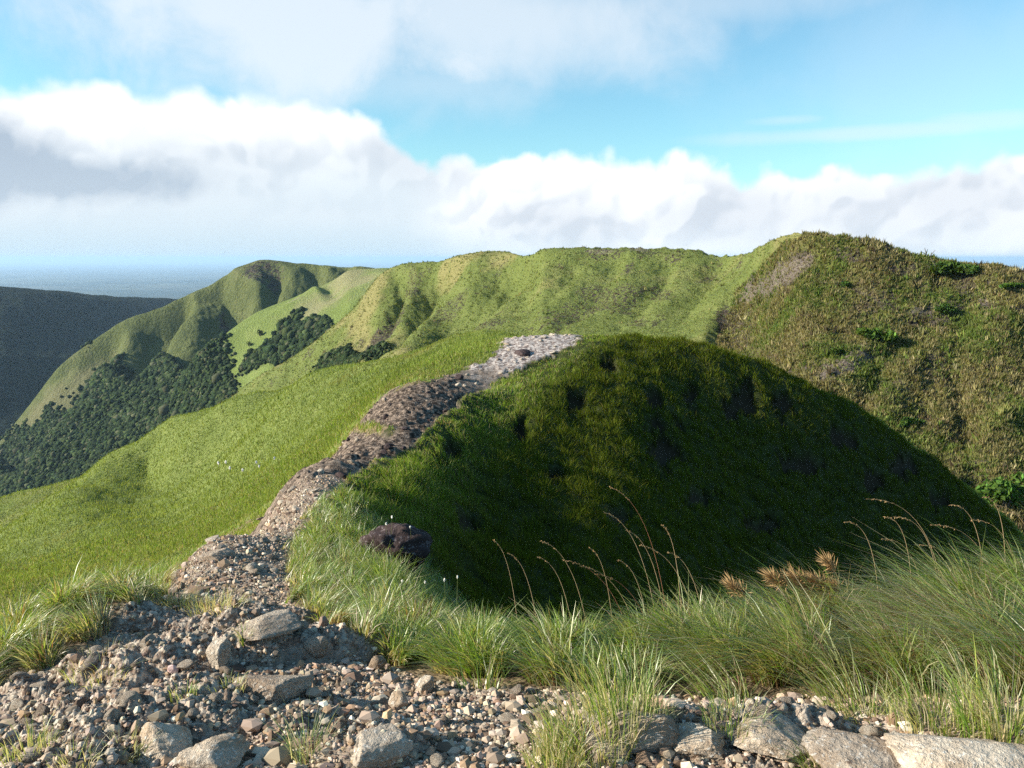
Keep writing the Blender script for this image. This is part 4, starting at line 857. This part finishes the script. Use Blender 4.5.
for x_, y_, w_, h_, l_ in [(282, 321, 7, 6, 'lone dark tree on the upper pale slope beside the bare patch'), (279, 327, 7, 5, 'lone dark tree just below the one beside the bare patch'), (260, 333, 8, 8, 'small dark tree on the edge of the pale slope nearest the wood'), (246, 345, 6, 6, 'tiny dark tree low on the pale slope edge')]:
    shrub('tree', l_, 'tree', Pp, x_, y_, w_, h_, (.03, .05, .015), leaves=250)
#@@END
# ================================================================ haze, sky, sun, camera
bb = 180000.
hv = [(x, y, z) for z in (-640, 90) for x, y in ((-bb, -bb), (bb, -bb), (bb, bb), (-bb, bb))]
hf = [(0, 3, 2, 1), (4, 5, 6, 7), (0, 1, 5, 4), (1, 2, 6, 5), (2, 3, 7, 6), (3, 0, 4, 7)]
mh, th_ = material('valley_air')
pv = th_.n('ShaderNodeVolumePrincipled', {'Color': (.51, .73, 1., 1), 'Density': 3.3e-5, 'Anisotropy': .1})
o_ = th_.n('ShaderNodeOutputMaterial'); mh.node_tree.links.new(pv.outputs[0], o_.inputs['Volume'])
link('haze', new_mesh('haze', hv, hf, smooth=False), mh, kind='stuff')

def sky_world():
    w = bpy.data.worlds.new('World'); SC.world = w; w.use_nodes = True; t = NT(w.node_tree)
    co = t.n('ShaderNodeTexCoord').outputs['Generated']
    sx = t.n('ShaderNodeSeparateXYZ', {0: co}); x, y, z = sx.outputs
    az = t.m('ARCTAN2', x, y); el = t.m('ARCSINE', z)
    sky = t.n('ShaderNodeTexSky', sky_type='NISHITA', sun_disc=False, sun_elevation=SUN_EL, sun_rotation=math.radians(270)+SUN_AZ,
              air_density=1.0, dust_density=.6, ozone_density=2.5).outputs[0]
    skyc = t.mix(1., sky, SKY_TINT, 'MULTIPLY')
    def ae(px, py):
        X, Y, Zz = pix_dir(px, py); n = math.sqrt(X*X+Y*Y+Zz*Zz); return math.atan2(X, Y), math.asin(Zz/n)
    def curve(pts):
        fc = t.n('ShaderNodeFloatCurve', {1: t.n('ShaderNodeMapRange', {0: az, 1: -.9, 2: .9}).outputs[0]}); cu = fc.mapping.curves[0]
        P_ = [(( ae(px, py)[0]+.9)/1.8, ae(px, py)[1]/.6) for px, py in pts]
        P_ = [(0., P_[0][1])]+[p for p in P_ if 0.001 < p[0] < .999]+[(1., P_[-1][1])]
        while len(cu.points) < len(P_): cu.points.new(.5, .5)
        for c_, p in zip(cu.points, P_): c_.location = p
        fc.mapping.update(); return t.m('MULTIPLY', fc.outputs[0], .6)
    dirv = co
    n1 = t.noise(dirv, 9., 6, .58, .3); n2 = t.noise(dirv, 26., 4, .6); n3 = t.noise(dirv, 4., 6, .55)
    b1 = t.m('SUBTRACT', n1, .5); b2 = t.m('SUBTRACT', n2, .5)
    def warp(v, k, a): return t.n('ShaderNodeVectorMath', {0: v, 1: t.n('ShaderNodeVectorMath', {0: t.n('ShaderNodeVectorMath', {0: t.n('ShaderNodeTexNoise', {'Vector': v, 'Scale': k, 'Detail': 2.}).outputs[1], 1: (.5, .5, .5)}, operation='SUBTRACT').outputs[0], 1: (a, a, a)}, operation='MULTIPLY').outputs[0]}, operation='ADD').outputs[0]
    def vor(v, sc, det=1.6): return t.n('ShaderNodeTexVoronoi', {'Vector': warp(v, 12., .10), 'Scale': sc, 'Detail': det, 'Roughness': .55, 'Smoothness': .55}, feature='SMOOTH_F1', normalize=True).outputs[0]
    off = t.n('ShaderNodeVectorMath', {0: dirv, 1: (-.010, 0., .012)}, operation='ADD').outputs[0]
    vorv = vor(dirv, 13.); vshift = vor(off, 13.); emb = t.m('SUBTRACT', vshift, vorv)
    puff = t.m('SUBTRACT', .26, vorv)
    top = curve([(-150, 80), (0, 90), (40, 78), (110, 73), (150, 90), (200, 86), (250, 92), (290, 88), (330, 100), (370, 118), (405, 142), (430, 160), (455, 152), (500, 150), (560, 152), (610, 154), (650, 156), (720, 156), (745, 164), (770, 150), (800, 165), (850, 160), (880, 170), (940, 152), (1024, 146), (1200, 140)])
    e = t.m('SUBTRACT', t.m('ADD', top, t.m('ADD', t.m('MULTIPLY', b1, .045), t.m('ADD', t.m('MULTIPLY', b2, .018), t.m('MULTIPLY', puff, .09)))), el)
    soft = t.n('ShaderNodeMapRange', {0: az, 1: -.32, 2: -.05, 3: .022, 4: .018}).outputs[0]
    bank = t.step(t.m('DIVIDE', e, soft), 0., 1.)
    def blob_(px, py, rx, ry, amp=1., n=.6, hard=.5):
        a0, e0 = ae(px, py); dx = t.m('DIVIDE', t.m('SUBTRACT', az, a0), rx/F); dy = t.m('DIVIDE', t.m('SUBTRACT', el, e0), ry/F)
        r = t.m('SQRT', t.m('ADD', t.m('MULTIPLY', dx, dx), t.m('MULTIPLY', dy, dy))); r = t.m('ADD', r, t.m('MULTIPLY', b1, n*3))
        return t.m('MULTIPLY', t.step(r, 1+hard, 1-hard), amp)
    def union(L):
        r = L[0]
        for q_ in L[1:]: r = t.m('MAXIMUM', r, q_)
        return r
    high = union([blob_(300, 30, 190, 60, .80, .9, .75), blob_(500, 20, 200, 50, .70, .7, .8), blob_(420, 85, 130, 28, .35, .8, .7), blob_(960, 70, 140, 60, .18, .8, .9),
                  blob_(880, 132, 120, 6, .45, .6, .8), blob_(1000, 120, 60, 8, .4, .6, .8), blob_(790, 120, 30, 4, .3, .6, .8), blob_(700, 5, 120, 20, .4, .8, .9)])
    # grey undersides
    dark = union([blob_(20, 176, 165, 22, .95, .5, .5), blob_(-60, 165, 120, 36, 1., .5, .5), blob_(150, 172, 110, 16, .5, .6, .6), blob_(250, 160, 70, 14, .4, .6, .7), blob_(400, 160, 60, 26, .45, .6, .8),
                  blob_(725, 216, 80, 28, .42, .6, .8), blob_(965, 200, 60, 38, .42, .6, .8), blob_(850, 215, 110, 30, .34, .6, .8), blob_(560, 225, 80, 26, .4, .6, .8), blob_(330, 205, 60, 14, .25, .7, .8)])
    sh = dark
    puffsh = t.m('MULTIPLY', t.step(emb, .04, -.06), .22)
    sh = t.m('ADD', sh, t.m('MULTIPLY', puffsh, t.step(e, .0, .03)), clamp=True)
    ccol = t.mix(sh, CLOUD_W, CLOUD_D)
    # below the cumulus the air is pale
    low = t.step(el, .165, .06); 
    lowL = t.m('MULTIPLY', low, t.step(az, -.02, -.16))
    ccol = t.mix(t.m('MULTIPLY', lowL, t.m('SUBTRACT', .92, t.m('MULTIPLY', dark, .6))), ccol, HAZE_C)
    hz = t.step(el, .055, .0); 
    col = t.mix(high, skyc, CLOUD_W2)
    ccol = t.mix(t.step(t.m('ABSOLUTE', az), .95, 1.5), ccol, (.9, 1.05, 1.35, 1)); col = t.mix(bank, col, ccol)  # clouds out of view are dimmed to cut the fill light in shadows
    col = t.mix(t.m('MULTIPLY', hz, t.m('ADD', .25, t.m('MULTIPLY', t.step(az, .1, -.2), .7))), col, HORI_C)
    bg = t.n('ShaderNodeBackground', {'Color': col, 'Strength': SKY_K}); t.n('ShaderNodeOutputWorld', {0: bg})
SKY_K = .082
SKY_TINT = (.95, 1.3, 1.22, 1)
CLOUD_W = (7.0, 7.1, 7.2, 1); CLOUD_W2 = (5.4, 5.8, 6.2, 1); CLOUD_D = (2.6, 3.2, 3.95, 1); HAZE_C = (4.4, 5.1, 5.6, 1); HORI_C = (3.9, 4.9, 5.5, 1)
sky_world()
sun = bpy.data.lights.new('sun', 'SUN'); sun.energy = 5.0; sun.angle = math.radians(.55); sun.color = (1, .91, .76)
so = bpy.data.objects.new('sun', sun); C.objects.link(so)
to_sun = Vector((-math.cos(SUN_EL)*math.cos(SUN_AZ), math.cos(SUN_EL)*math.sin(SUN_AZ), math.sin(SUN_EL)))
so.rotation_euler = to_sun.to_track_quat('Z', 'Y').to_euler()
cam = bpy.data.cameras.new('camera'); co_ = bpy.data.objects.new('camera', cam); C.objects.link(co_)
cam.sensor_width = 36; cam.lens = 36*F/1024; cam.clip_start = .05; cam.clip_end = 400000
co_.rotation_euler = (math.pi/2-PITCH, 0, 0); SC.camera = co_
SC.view_settings.view_transform = 'Standard'; SC.view_settings.look = 'None'; SC.view_settings.gamma = 1; SC.view_settings.exposure = 1.05
SC.cycles.sample_clamp_direct = 3.; SC.cycles.sample_clamp_indirect = 1.5; SC.cycles.adaptive_threshold = .02; SC.cycles.max_bounces = 5; SC.cycles.volume_bounces = 1; SC.cycles.use_denoising = False; SC.cycles.diffuse_bounces = 2; SC.cycles.transmission_bounces = 3
